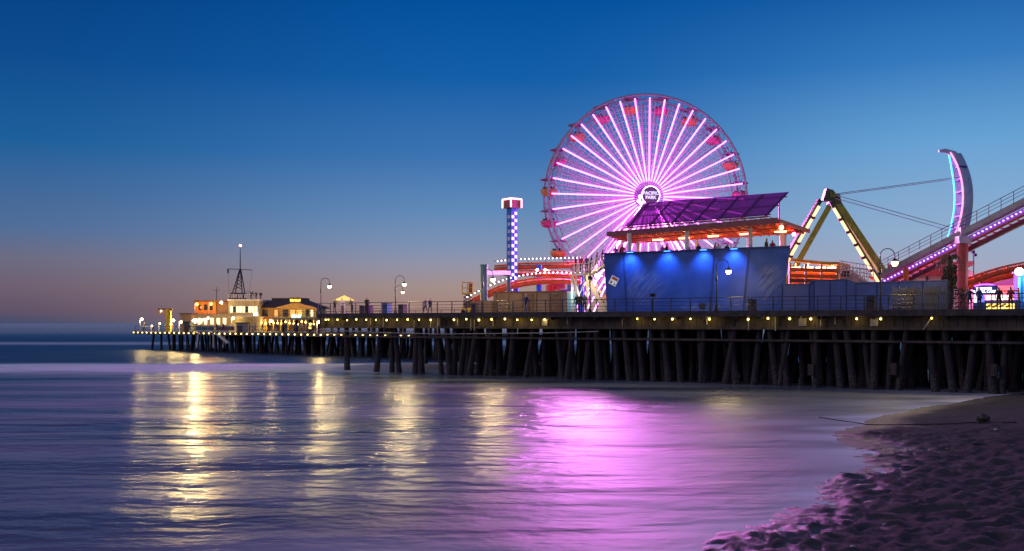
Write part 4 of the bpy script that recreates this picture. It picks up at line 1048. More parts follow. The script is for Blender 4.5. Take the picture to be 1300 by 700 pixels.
# ---------------------------------------------------------------- coaster lift hill on the right
hill = thing('coaster_lift_hill', 'inclined coaster lift hill with grey walkway and violet dotted lights', 'roller coaster', deckz(1222, 86))
h0, h1 = P(1118, 351, 92.5), P(1300, 258, 82.0); h2 = h0.lerp(h1, 2.3); hm = (h1-h0).normalized(); hside = hm.cross(EZ).normalized()
mb = MB(); mb.bar(h0, h2, .9, .34); mb.build('walkway', M['grey'], hill)
mb = MB(); mb.bar(h0+EZ*.18+hside*.4, h2+EZ*.18+hside*.4, .06, .25); mb.build('toe_board', M['grey'], hill)
mb = MB()
for hz in (.45, .75, 1.05): mb.tube([h0+hside*.44+EZ*(.2+hz), h2+hside*.44+EZ*(.2+hz)], .022 if hz < 1 else .03, 5)
n_ = 29
for k in range(n_+1): 
    p = h0.lerp(h2, k/n_)+hside*.44+EZ*.15; mb.tube([p, p+EZ*1.1], .03, 5)
mb.build('handrail', M['rail'], hill)
d = -EZ*.62
mb = MB(); mb.bar(h0+d, h2+d, .12, .40); mb.build('light_strip', mat('violet_fascia', (.30, .10, .45), .4, var=.1, emit=(.30, .06, .8), es=.35), hill)
mb = MB(); n_ = 85
for k in range(n_): mb.box(h0.lerp(h2, (k+.3)/n_)+d+hside*.10, (.10, .10, .10))
mb.build('dot_light', M['pdots'], hill)
mb = MB(); d2 = -EZ*.98; mb.tube([h0+d2, h2+d2], .13, 8); mb.tube([h0+d2-hside*1.3, h2+d2-hside*1.3], .13, 8)
for k in range(44): p = h0.lerp(h2, k/44)+d2; mb.bar(p, p-hside*1.3, .09)
mb.build('track_rail', M['red'], hill)
mb = MB(); d3 = -EZ*1.35-hside*.6; mb.tube([h0+d3, h2+d3], .24, 10); mb.build('spine', M['maroon'], hill)
ct = P(1222, 308, 86); mb = MB(); mb.tube([deckz(1222, 86), ct], .40, 14, r2=.48); mb.build('support_column', M['red'], hill)
mb = MB(); mb.box(ct+EZ*.2, (1.1, 1.1, .6)); mb.bar(ct+EZ*.4, ct+EZ*1.3, .5); mb.build('column_head', M['steel'], hill)
c9 = h2+d3; mb = MB(); mb.tube([Vector((c9.x-.5, c9.y+.2, DZ)), c9-hm*.5], .45, 12); mb.build('support_column', M['red'], hill)
c0 = deckz(1150, 90); mb = MB(); mb.tube([c0, P(1150, 340, 90)], .25, 10); mb.build('support_column', M['orange'], hill)
oc = thing('coaster_return_track', 'orange curved coaster track rising to the right above the pink tent', 'roller coaster', deckz(1265, 97))
def T2_(pts, nm): return track(pts, nm, gauge=1.0, m=M['orange'], spine=.3, parent=oc)
T2_([P(1222, 356, 96), P(1250, 346, 96), P(1280, 337.5, 96), P(1310, 332, 96), P(1345, 329, 96)], 'track')
T2_([P(1222, 362, 99), P(1250, 353, 99), P(1280, 345, 99), P(1310, 339, 99), P(1345, 336, 99)], 'track')
for px, Y in ((1246, 96), (1303, 97)):
    a = deckz(px, Y); mb = MB(); mb.tube([a, Vector((a.x, a.y, P(px, 348 if px < 1290 else 336, Y).z))], .2, 10); mb.build('support_column', M['orange'], oc)
T3 = spline([P(1108, 352, 95), P(1130, 362, 94), P(1150, 352, 93.5), P(1175, 341, 93), P(1200, 327, 92)], 6)
mb = MB(); mb.tube(T3, .18, 8); mb.tube(offset_path(T3, Vector((0, 1, .1))), .12, 6); mb.build('lower_rail', M['orange'], oc)

# ---------------------------------------------------------------- shoreward stalls
shed = thing('red_roof_shed', 'long cream shed with a flat red roof behind the coaster hill', 'shed', deckz(1190, 104))
a, c = deckz(1128, 106), deckz(1226, 102)
mb = MB(); mb.prism([a, c, c+V*6, a+V*6], (0, 0, 4.6)); mb.build('wall', M['cream'], shed)
mb = MB(); n8 = (c-a).cross(EZ).normalized(); mb.prism([a+n8*.4+EZ*4.62, c+n8*.4+EZ*4.62, c+V*6+EZ*5.3, a+V*6+EZ*5.3], (0, 0, .45)); mb.prism([a+n8*.42+EZ*4.0, c+n8*.42+EZ*4.0, c+n8*.42+EZ*5.3, a+n8*.42+EZ*5.3], n8*.1); mb.build('roof', M['red'], shed)
for k in range(5): p = a.lerp(c, .1+.2*k)+n8*.03; mb = MB(); mb.bar(p+EZ*2.0, p+EZ*3.9, .5, .06); mb.build('window', M['glassd'], shed)
tent = thing('party_tent', 'pink lit peaked tent behind the food stall', 'tent', deckz(1265, 108))
a, c = deckz(1224, 108), deckz(1345, 104)
mb = MB(); r0, r1 = P(1224, 351, 112), P(1345, 340, 110)
mb.prism([a+EZ*1.2, c+EZ*1.2, c+EZ*3.2, r1, r0, a+EZ*3.0], V*.2); mb.build('canopy', M['pink'], tent)
for f_ in (.02, .35, .7, .98): p = a.lerp(c, f_); mb = MB(); mb.bar(p, p+EZ*3, .14); mb.build('pole', M['white'], tent)
for n, (px, py, colr, en) in enumerate(((1240, 372, (.62, .12, 1), 500), (1275, 372, (1, .30, .12), 500), (1225, 356, (1, .15, .35), 260))):
    ld = bpy.data.lights.new('tent_uplight', 'POINT'); ld.energy = en; ld.color = colr; ld.shadow_soft_size = .3
    lo = bpy.data.objects.new('tent_uplight', ld); col.objects.link(lo); lo.location = P(px, py, 104.5)
booth = thing('food_stall', 'food stall with a dark blue lettered sign and a glowing counter', 'stall', deckz(1262, 82))
ba, bc = deckz(1236, 83), deckz(1292, 81); by_ = math.atan2((bc-ba).y, (bc-ba).x); bn = (bc-ba).cross(EZ).normalized()
mb = MB(); mb.prism([ba, bc, bc+V*2.4, ba+V*2.4], (0, 0, .95)); mb.build('counter', M['navy'], booth)
mb = MB(); 
a, c = ba.lerp(bc, .30)+EZ*.12+bn*.05, ba.lerp(bc, .93)+EZ*.12+bn*.05; mb.prism([a, c, c+EZ*.55, a+EZ*.55], bn*.04); mb.build('lit_front', M['counter'], booth)
mb = MB(); a, c = ba.lerp(bc, .30)+EZ*1.0+bn*.3, ba.lerp(bc, .9)+EZ*1.0+bn*.3; mb.prism([a, c, c+EZ*.36, a+EZ*.36], bn*.05); mb.build('lit_awning', M['awnglow'], booth)
mb = MB()
for k in range(11): mb.sphere(ba.lerp(bc, .32+.05*k)+bn*.12+EZ*(.42+.10*(k % 3)), .11, 8, 6)
mb.build('prize_ball', M['yellow'], booth)
mb = MB(); mb.box(ba.lerp(bc, .06)+EZ*1.15+bn*.1, (.3, .1, .7), by_); mb.build('menu_screen', M['signw'], booth)
mb = MB(); mb.box(ba.lerp(bc, .18)+EZ*1.15+bn*.1, (.5, .1, .7), by_); mb.build('menu_screen', M['bluescreen'], booth)
sa = P(1251, 368.5, 82.3); mb = MB(); mb.box(sa, (1.85, .2, .74), by_); bsign = mb.build('sign_board', M['navy'], booth)
def put(body, px, py, size):
    text('lettering', body, size, M['signw'], bsign, facing(P(px, py, 82.3)+bn*.13, by_, booth), .01)
put('WONDER', 1249.5, 366.7, .27); put('FUNNEL CAKE', 1249.8, 370.6, .27)
mb = MB(); mb.tube(spline([P(1237, 363.5, 82), P(1246, 361.5, 82), P(1257, 361.3, 82), P(1264, 363.5, 82)], 4), .07, 6); mb.build('neon_tube', M['violet'], bsign)
mb = MB(); q0 = ba.lerp(bc, .02)+V*1.2; q1 = ba.lerp(bc, .98)+V*1.2; 
for q in (q0, q1): mb.bar(q, q+EZ*2.0, .12)
mb.prism([q0+EZ*1.7, q1+EZ*1.7, q1+EZ*1.7+V*1, q0+EZ*1.7+V*1], (0, 0, .12)); mb.build('roof', M['orange'], booth)
for n, px in enumerate((1258, 1272, 1284)):
    p = P(px, 379, 82.6)+V*.5; one('stall_lamp', (lambda m_: (m_.sphere(p, .12, 8, 6), m_.bar(p, p+EZ*.3, .04), m_)[2])(MB()), M['lamp'], 'small warm lamp over the stall counter, %s from the left' % nth(n+1), 'lamp', p, 'lamps over the stall counter')
teal = thing('ticket_tower', 'teal glowing ticket tower at the right edge of the pier', 'kiosk', deckz(1298, 86))
a = deckz(1299, 86); mb = MB(); mb.box(a+EZ*1.7, (1.1, 1.1, 3.4)); mb.build('body', M['blupost'], teal)
mb = MB(); mb.tube([a+Vector((-.62, -.5, .9)), a+Vector((-.62, -.55, 3.0))], .09, 8); mb.tube([a+Vector((-.2, -.62, .9)), a+Vector((-.2, -.62, 3.3))], .05, 8); mb.build('glow_tube', M['tealglow'], teal)
mb = MB(); mb.box(a+EZ*3.45, (1.3, 1.3, .14)); mb.build('roof', M['white'], teal)
fl = thing('floodlight', 'brilliant white floodlight above the teal ticket tower', 'floodlight', a+EZ*3.52)
p = P(1294, 345, 85.2); q = a+EZ*3.5
mb = MB(); mb.tube([q, Vector((q.x, q.y, p.z)), p+Vector((0, .2, 0))], .05, 6); mb.build('bracket', M['steel'], fl)
mb = MB(); mb.sphere(p, .34, 12, 8); mb.build('lamp', M['flood'], fl); plight(p-Vector(fl.location)+Vector((0, -.6, 0)), .2, 250, (1, .85, .75), fl)
sig = thing('camera_pole', 'thin pole with two small loudspeakers behind the red column', 'pole', deckz(1236, 97))
a = deckz(1236, 97); mb = MB(); mb.tube([a, P(1236, 320, 97)], .05, 6); mb.build('shaft', M['rail'], sig)
for dx, py in ((-1, 320), (1.5, 324)): mb = MB(); mb.box(P(1236+dx*1.0, py, 96.9), (.3, .25, .28), .4); mb.build('loudspeaker', M['black'], sig)

# ivy clad palm beside the red column
palm = thing('palm_tree', 'ragged ivy clad palm with drooping dry fronds beside the red column', 'tree', deckz(1206, 80))
t0 = deckz(1204, 80); tt = P(1207, 326, 80)
mb = MB(); mb.tube([t0, t0.lerp(tt, .35)+Vector((.12, 0, 0)), t0.lerp(tt, .7)+Vector((-.06, 0, 0)), tt], [.30, .26, .24, .2], 10); mb.build('trunk', M['bark'], palm)
rnd = random.Random(5); mb = MB()
def leafq(mb, p, d, w, l):
    d = Vector(d).normalized(); s_ = d.cross(Vector((rnd.uniform(-1, 1), rnd.uniform(-1, 1), rnd.uniform(-1, 1)))).normalized()*w
    mb.add([p, p+d*l*.5+s_, p+d*l, p+d*l*.5-s_], [(0, 1, 2, 3)])
for k in range(950):
    f_ = rnd.random()**.8*.85; c = t0.lerp(tt, f_); a = rnd.uniform(0, 6.28); rr = rnd.uniform(.12, .42)+(.75*rnd.random() if f_ < .42 else 0)
    if f_ < .42: c = c+Vector((.35, 0, 0))
    p = c+Vector((rr*math.cos(a), rr*math.sin(a), rnd.uniform(-.1, .1))); leafq(mb, p, (math.cos(a), math.sin(a), rnd.uniform(-1, .4)), .05+.03*rnd.random(), .24)
mb.build('foliage', M['leaf'], palm)
mb = MB()
for k in range(15):
    a = rnd.uniform(0, 6.28); L_ = rnd.uniform(.9, 1.5); pts = [tt]
    for q in range(1, 6): u = q/5; pts.append(tt+Vector((math.cos(a)*L_*u*.85, math.sin(a)*L_*u*.85, .40*math.sin(u*2.6)-1.15*u*u)))
    mb.tube(pts, .018, 4)
    for q in range(28):
        u = rnd.uniform(.2, 1); i_ = min(4, int(u*5)); p = pts[i_].lerp(pts[i_+1], u*5-i_); leafq(mb, p, (rnd.uniform(-.5, .5)+math.cos(a)*.4, rnd.uniform(-.5, .5)+math.sin(a)*.4, -1), .022, .38)
mb.build('crown', M['frond'], palm)
# ---------------------------------------------------------------- far pier with harbour office and restaurant
FA, FB = Vector((-72, 190, 0)), Vector((-4, 129.5, 0)); FU = (FB-FA).normalized(); FV = Vector((-FU.y, FU.x, 0))
if FV.y < 0: FV = -FV
FL = (FB-FA).length
LZ = 3.3
fpier = thing('fishing_pier', 'far timber fishing pier end with a lower deck on thin piles', 'pier', FA.lerp(FB, .5))
def FQ(a, b, z): p = FA+FU*a+FV*b; return Vector((p.x, p.y, z))
mb = MB(); mb.prism([FQ(0, 0, LZ-.3), FQ(FL, 0, LZ-.3), FQ(FL, 16, LZ-.3), FQ(0, 24, LZ-.3)], (0, 0, .3)); mb.build('lower_deck', M['deck'], fpier)
mb = MB(); mb.bar(FQ(0, -.1, LZ-.2), FQ(FL, -.1, LZ-.2), .2, .5); mb.build('edge_beam', M['beam'], fpier)
mb = MB(); mb.prism([FQ(26, 13, DZ-.35), FQ(FL, 9, DZ-.35), FQ(FL, 60, DZ-.35), FQ(26, 60, DZ-.35)], (0, 0, .35)); mb.build('upper_deck', M['deck'], fpier)
n = 0; rest = MB(); k = 0; a = 6.0
while a < FL:
    for b_ in (.8, 5, 10, 15):
        mb = MB() if n < 100 and b_ < 9 else rest
        q = FQ(a+random.uniform(-.3, .3), b_, LZ-.2); e = q+FU*random.choice((0, 0, 0, 1.1, -1.1)); e.z = -1.5
        mb.tube([q, e], .2, 7, r2=.27)
        if mb is not rest: mb.build('pile', M['pile'], fpier); n += 1
    a += 2.3
for a in range(28, int(FL), 4):
    for b_ in (14, 22, 32): rest.tube([FQ(a, b_, -1.5), FQ(a, b_, DZ-.3)], .26, 7)
o = rest.build('pile', M['pile'], fpier); o['kind'] = 'stuff'
mb = MB()
for a in range(0, int(FL), 3): mb.tube([FQ(a, .1, LZ), FQ(a, .1, LZ+1.05)], .05, 5)
for hz in (.5, 1.05): mb.tube([FQ(0, .1, LZ+hz), FQ(FL, .1, LZ+hz)], .04, 5)
mb.build('railing', M['rail'], fpier)
mb = MB()
for a in range(28, int(FL), 3): mb.tube([FQ(a, 13.2-4*(a-26)/(FL-26), DZ), FQ(a, 13.2-4*(a-26)/(FL-26), DZ+1.05)], .05, 5)
mb.tube([FQ(26, 13.2, DZ+1.05), FQ(FL, 9.2, DZ+1.05)], .04, 5); mb.tube([FQ(26, 13.2, DZ+.5), FQ(FL, 9.2, DZ+.5)], .04, 5); mb.build('railing', M['rail'], fpier)
fest = thing('festoon_lights', 'string of round warm bulbs along the edge of the far lower deck', 'festoon lights', FQ(0, -.4, LZ-.15))
mb = MB(); mb.tube([FQ(0, -.35, LZ+.05), FQ(FL, -.35, LZ+.05)], .03, 5); mb.build('cable', M['black'], fest)
nb = 48
for k in range(nb):
    p = FQ(.3+k*(FL-8)/nb*(.95+.0*k), -.38, LZ-.14); mb = MB(); mb.sphere(p, .13, 8, 5); mb.build('bulb', M['fest'], fest)
# harbour office
YH = 203.0
off_ = thing('harbour_office', 'cream harbour office with lit windows and a lookout deck on the far pier', 'building', Vector((P(300, 410, YH).x, YH, LZ)))
def blk(x0, x1, ytop, ybot, Y, depth, m, name, parent, yaw=0):
    a, c = P(x0, ybot, Y), P(x1, ybot, Y); h = P(0, ytop, Y).z-a.z
    mb = MB(); mb.prism([a, c, c+Vector((0, depth, 0)), a+Vector((0, depth, 0))], (0, 0, h)); return mb.build(name, m, parent)
w1 = blk(290, 328, 382, 404, YH, 9, M['cream_far'], 'wall', off_)
blk(288.5, 329.5, 380, 382.2, YH-.4, 10, M['white'], 'roof', off_)
blk(289, 329, 401, 403, YH-.5, .4, M['white'], 'balcony_slab', off_)
for k in range(9):
    x0 = 292+3.9*k; fr = blk(x0, x0+3.4, 388.5, 397.5, YH-.12, .1, M['white'], 'window', off_)
    blk(x0+.25, x0+3.15, 389.4 if k % 3 else 389, 396.8, YH-.17, .04, M['window'] if k % 4 != 1 else M['glassd'], 'pane', fr)
blk(322, 327, 397.5, 402.5, YH-.2, .1, M['signw'], 'lit_sign', off_)
mb = MB(); c_ = P(314, 412, YH-6); r_ = 20/F*YH*1.1
mb.lathe((c_.x, c_.y, LZ), [(r_, 0), (r_, P(0, 403, YH-6).z-LZ-.2), (r_*1.03, P(0, 403, YH-6).z-LZ-.2), (r_*1.03, P(0, 402, YH-6).z-LZ)], 28); mb.build('drum', M['cream_far'], off_)
blk(246, 292, 399, 420, YH-2, 8, M['cream_far'], 'wall', off_)
blk(247, 274, 383, 399.3, YH+1, 6, M['amber'], 'wall', off_)
blk(274, 290, 383.5, 399.3, YH+1.5, 6, M['tan'], 'wall', off_)
blk(245.5, 291, 381.5, 383.2, YH+.6, 7, M['brown'], 'roof', off_)
for k in range(5): blk(251+8*k, 255+8*k, 404, 412, YH-2.1, .06, M['window'], 'window', off_)
for k in range(3): blk(252+7*k, 256+7*k, 387, 394, YH+.9, .06, M['glassd'], 'window', off_)
for x in (331, 325, 320):
    mb = MB(); a = P(x, 380, YH+1); mb.tube([a, a+EZ*random.uniform(.8, 1.6)], .12, 6); mb.sphere(a+EZ*1.0, .35, 8, 6); mb.build('roof_vent', M['bin'], off_)
mb = MB()
for k in range(12): p = P(290+3.4*k, 380, YH-.3); mb.tube([p, p+EZ*1.0], .05, 4)
mb.tube([P(290, 380, YH-.3)+EZ, P(328, 380, YH-.3)+EZ], .05, 4); mb.build('roof_railing', M['steel'], off_)
mast = thing('radio_mast', 'tall tapered radio mast with a crossarm and orange beacon on the office roof', 'mast', P(303, 379.5, YH+3))
mtop = P(305, 313, YH+3); mbase = Vector(mast.location)
mb = MB(); mid = mbase.lerp(mtop, .55); mid.x = mtop.x
for dx, dy in ((-1.0, -1), (1.0, -1), (1.0, 1), (-1.0, 1)): mb.tube([mbase+Vector((dx*1.0, dy, 1.2)), mid+Vector((dx*.12, dy*.12, 0))], .11, 5)
for f_ in (.15, .3, .45, .6, .75, .9):
    for sgn in (-1, 1):
        w0 = 1.0*(1-f_)+.12*f_; w1_ = 1.0*(.87-f_)+.12*(f_+.13); a = (mbase+EZ*1.2).lerp(mid, f_); c = (mbase+EZ*1.2).lerp(mid, min(1, f_+.15))
        mb.tube([a+Vector((-w0*sgn, -w0, 0)), c+Vector((w1_*sgn, -w1_, 0))], .06, 4)
mb.build('lattice', M['black'], mast)
mb = MB(); mb.tube([mid-EZ*.5, mtop], .14, 6, r2=.05); mb.build('topmast', M['black'], mast)
mb = MB(); ca = P(289.5, 341.5, YH+3); cb = P(320, 343, YH+3); mb.tube([ca, cb], .07, 5); mb.tube([ca, ca-EZ*.9], .16, 6); mb.tube([ca, P(291, 377, YH+3)], .02, 4); mb.tube([cb, P(316, 377, YH+3)], .02, 4); mb.build('crossarm', M['black'], mast)
mb = MB(); mb.box(mbase+EZ*1.1, (2.8, 2.6, .2)); 
for dx in (-1.3, 0, 1.3): mb.bar(mbase+Vector((dx, -1.2, 0)), mbase+Vector((dx, -1.2, 1.1)), .22)
mb.bar(mbase+Vector((-1.7, -1.2, 0)), mbase+Vector((1.9, -1.2, 0)), .3); mb.build('base_frame', M['black'], mast)
mb = MB(); mb.sphere(mtop+EZ*.15, .22, 8, 6); mb.build('beacon', M['red_beacon'], mast)
for px, py0, py1, lab in ((275, 365, 384, 'thin forked aerial on the orange lit end of the harbour office'), (318, 370, 381, 'short whip aerial at the right of the office roof')):
    a, c = P(px, py1-.8, YH+3), P(px, py0, YH+3); mb = MB(); mb.tube([a, c], .06, 5); m_ = a.lerp(c, .7); mb.tube([m_-Vector((.7, 0, -.5)), m_, m_+Vector((.7, 0, .5))], .04, 5); one('aerial', mb, M['black'], lab, 'aerial', a)
# restaurant
YR = 206.0
res = thing('restaurant', 'amber lit restaurant with a dark hipped roof and glowing yellow sign', 'restaurant', Vector((P(366, 405, YR).x, YR, DZ)))
blk(331, 402, 391, 405.2, YR, 10, mat('amber_wall', (.55, .36, .12), .6), 'wall', res)
mb = MB(); e0, e1, e2, e3 = P(328, 391, YR-1), P(407, 391, YR-1), P(407, 391, YR-1)+Vector((0, 13, 0)), P(328, 391, YR-1)+Vector((0, 13, 0))
g0_, g1_ = P(346, 380.5, YR+3), P(386, 380.5, YR+3)
mb.add([e0, e1, e2, e3, g0_, g1_, g1_+Vector((0, 4, 0)), g0_+Vector((0, 4, 0))], [(0, 1, 5, 4), (1, 2, 6, 5), (2, 3, 7, 6), (3, 0, 4, 7), (4, 5, 6, 7), (3, 2, 1, 0)]); rf = mb.build('roof', M['roof'], res)
blk(345, 388, 378.6, 381, YR+3, 4, M['roof'], 'ridge_cap', rf)
mb = MB(); q = P(373, 391, YR-2); mb.prism([P(350, 391.5, YR-2.2), P(402, 391.5, YR-2.2), P(400, 390.3, YR-2.2), P(374, 384, YR-2.2), P(352, 390.3, YR-2.2)], (0, 3, 0)); mb.build('gable', mat('amber_gable', (.45, .30, .10), .6), res)
for x0, x1, m in ((333, 340, 'glassd'), (348, 353, 'warmwin'), (359, 366, 'glassd'), (368, 375, 'warmwin'), (376, 384, 'warmwin'), (388, 392, 'glassd'), (394, 398, 'window')):
    fr = blk(x0, x1, 393, 402.5, YR-.12, .1, M['brown'], 'window', res); blk(x0+.4, x1-.4, 393.6, 402, YR-.17, .04, M[m], 'pane', fr)
sp_ = P(375, 381.5, YR-2.4)
mb = MB(); mb.box(sp_, (2.1, .3, 1.2)); sb = mb.build('roof_sign', M['brown'], res)
text('lettering', 'Mariasol', .62, M['signy'], sb, facing(sp_+Vector((0, -.2, 0)), 0, res), .03)
cs_ = P(376, 403.5, YR-3); mb = MB(); mb.box(cs_, (1.8, .25, 1.25)); mb.bar(cs_, cs_+Vector((0, 3, .2)), .12); mb.build('cyan_sign', M['signc'], res)
lowr = thing('dining_arcade', 'amber lit dining arcade of posts below the restaurant', 'arcade', Vector((P(366, 420, 196).x, 196, LZ)))
mb = MB(); a, c = P(329, 405.6, 196), P(402, 405.6, 196); mb.prism([a, c, c+Vector((0, 7, 0)), a+Vector((0, 7, 0))], (0, 0, .2)); mb.build('awning', M['orange'], lowr)
for k in range(9): p = a.lerp(c, k/8); mb = MB(); mb.bar(p, Vector((p.x, p.y, LZ)), .2); mb.build('post', M['yellow'], lowr)
for px, py, Y_ in ((345, 414, 196), (375, 414, 196), (366, 399, 201), (392, 399, 201), (340, 399, 201), (310, 393, 198), (262, 408, 195)): plight(P(px, py, Y_), .3, 240, (1, .62, .20))  # warm point lights added to bathe the far buildings, no fixtures modelled
mb = MB(); q0, q1 = Vector((a.x, 202, LZ)), Vector((c.x, 202, LZ)); mb.prism([q0, q1, q1+EZ*2.4, q0+EZ*2.4], (0, .2, 0)); mb.build('back_wall', M['tan'], lowr)
rnd = random.Random(11)
for k in range(14):
    p = P(332+5.1*k, 410+rnd.uniform(-2, 3), 195.2)
    one('arcade_lamp', (lambda m_: (m_.sphere(p, .20, 8, 5), m_.bar(p, Vector((p.x, p.y, 5.7)), .04), m_)[2])(MB()), M['fest'], 'round amber lamp hanging in the dining arcade, %s from the left' % nth(k+1), 'lamp', p, 'lamps in the dining arcade')
# cargo hoist
hoist = thing('hoist_crane', 'timber hoist crane with a short arm on the far lower deck', 'crane', Vector((P(214, 420, 184).x, 184, LZ)))
a = Vector(hoist.location); tz_ = P(0, 392, 184).z
mb = MB(); mb.box((a.x, a.y, (LZ+tz_)/2), (.9, .7, tz_-LZ)); mb.build('post', M['yellow'], hoist)
mb = MB(); mb.bar(Vector((a.x+.7, a.y, tz_-.2)), P(201, 393, 184), .5, .4); q = P(202.3, 393, 184); mb.bar(q, q-EZ*.9, .3); mb.build('arm', M['brown'], hoist)
mb = MB(); mb.bar(Vector((a.x, a.y, tz_-2.4)), P(206, 393.5, 184), .2); mb.build('brace', M['brown'], hoist)
# far lamps
def far_lamp(px, py, Y, m, r, label, base=LZ, arm=-1.5):
    p = P(px, py, Y); g = Vector((p.x+arm*r, p.y+.1, base)); rt = thing('deck_lamp', label, 'lamp', g, 'lamps on the far pier')
    mb = MB(); mb.tube([g, Vector((g.x, g.y, p.z+.15)), p+EZ*r], .06, 5); mb.build('post', M['steel'], rt)
    mb = MB(); mb.sphere(p, r, 10, 6); mb.build('globe', m, rt)
    W_, c_ = {'far': (3000, (1, .74, .30)), 'sod': (150, (1, .36, .06)), 'lam': (190, (1, .70, .26))}.get(m.name[:3], (0, (1, 1, 1)))
    if r < .2: W_ *= .15
    if W_:                                   # added disk lights aimed seaward: water streaks, no glare on walls
        ld = bpy.data.lights.new('lamp_light', 'AREA'); ld.shape = 'DISK'; ld.size = r*2; ld.energy = W_; ld.color = c_  # added disk light for the water streak
        lo = bpy.data.objects.new('lamp_light', ld); col.objects.link(lo); lo.parent = rt; lo.location = p-Vector(rt.location)+Vector((0, -r*1.1, 0))  # added disk light for the water streak
        lo.rotation_euler = Vector((.25, -1, -.12)).to_track_quat('-Z', 'Y').to_euler()
        plight(p-Vector(rt.location)+Vector((0, -.15, -r*1.9)), r*.8, min(W_*.9, 260), c_, rt)
    return rt
far_lamp(180, 405.5, 189, M['lampw'], .26, 'white lamp at the outermost tip of the far pier')
far_lamp(247.5, 407.5, 186, M['far'], .42, 'dazzling white floodlight in front of the harbour office')
far_lamp(220, 407, 184, M['lampw'], .27, 'white lamp just right of the hoist crane')
far_lamp(230, 409, 186, M['lampw'], .25, 'white lamp between the hoist crane and the dazzling floodlight')
far_lamp(258, 406, 186, M['lampw'], .22, 'small white lamp first to the right of the dazzling floodlight')
far_lamp(264.5, 404, 190, M['lamp'], .22, 'small warm lamp second to the right of the dazzling floodlight')
far_lamp(281, 384.3, 201, M['lampw'], .3, 'white lamp at the left corner of the office windows', 9)
far_lamp(250, 386.5, 202.5, M['sodium'], .32, 'orange lamp at the left end of the orange office wing', 6.2)
far_lamp(268, 386, 202.5, M['sodium'], .32, 'orange lamp in the middle of the orange office wing', 6.2)
far_lamp(296, 404, 192, M['lampw'], .24, 'white lamp in front of the round office drum')
far_lamp(344, 407.5, 193, M['lampw'], .26, 'white lamp in the dining arcade below the restaurant')
far_lamp(405.5, 409, 150, M['lampw'], .26, 'white lamp under the seaward corner of the main pier')
far_lamp(394, 414, 160, M['counter'], .5, 'wide amber lamp box at the right end of the dining deck')
far_lamp(204.5, 395, 183.6, M['lamp'], .16, 'tiny lamp hanging from the hoist crane arm', 8.2, 0)
far_lamp(203, 411, 180, M['lamp'], .15, 'tiny lamp on the far deck left of the crane post')
far_lamp(193, 414, 180, M['lamp'], .15, 'tiny lamp midway between the pier tip and the crane')
# gangway, white signs and sheds on the lower deck
for n, (x0, x1, lab) in enumerate(((249, 271, 'white lettered banner board on the far deck rail, left one'), (276, 297, 'white banner board on the far deck rail, right one'))):
    p = P((x0+x1)/2, 416.8, 176); r = thing('banner_board', lab, 'banner', Vector((p.x, 176, LZ)), 'banner boards on the far deck')
    o = blk(x0, x1, 414, 420, 176, .1, M['white'], 'board', r); 
    for k in range(3): q = P(x0+3+(x1-x0-6)*k/2, 417, 175.9); mb = MB(); mb.box(q, (1.0, .04, .45)); mb.build('printed_block', M['teal'] if n == 0 else M['tan'], r)
    for x in (x0+1, x1-1): q = P(x, 420, 176.3); mb = MB(); mb.bar(Vector((q.x, q.y, LZ)), q+EZ*.9, .1); mb.build('post', M['steel'], r)
gw = thing('gangway', 'white sloping gangway hanging from the far lower deck to the water', 'gangway', FQ(38, -1, LZ))
mb = MB(); mb.bar(P(276, 424, 170), P(290, 436, 168), .7, .15); mb.build('ramp', M['white'], gw)
mb = MB(); 
for px0, px1 in ((252, 250), (271, 271), (286, 283)): mb.tube([P(px0, 421, 170), P(px1, 442, 169)], .13, 6)
mb.tube([P(252, 421, 170), P(290, 421, 169)], .12, 6); mb.build('frame', M['cream'], gw)
for n, (x0, x1, y0, Y, m, lab) in enumerate(((229, 243, 399, 196, 'tan', 'low tan bait shed left of the harbour office'), (300, 309, 411, 172, 'cream', 'small cream hut in front of the round drum'), (233, 240, 410, 178, 'teal', 'teal supply hut beside the dazzling floodlight'))):
    p = P((x0+x1)/2, 420, Y); r = thing('bait_shed', lab, 'shed', Vector((p.x, Y, LZ)))
    a, c = Vector((P(x0, 0, Y).x, Y, LZ)), Vector((P(x1, 0, Y).x, Y, LZ)); h = P(0, y0, Y).z-LZ
    mb = MB(); mb.prism([a, c, c+Vector((0, 3, 0)), a+Vector((0, 3, 0))], (0, 0, h)); mb.build('wall', M[m], r)
    mb = MB(); mb.prism([a+Vector((-.2, -.2, h+.01)), c+Vector((.2, -.2, h+.01)), c+Vector((.2, 3.2, h+.01)), a+Vector((-.2, 3.2, h+.01))], (0, 0, .18)); mb.build('roof', M['roof'], r)
    mb = MB(); q = a.lerp(c, .5); mb.box(q+Vector((0, -.03, min(1, h*.4))), (.8, .05, min(1.9, h*.75))); mb.build('door', M['brown'], r)

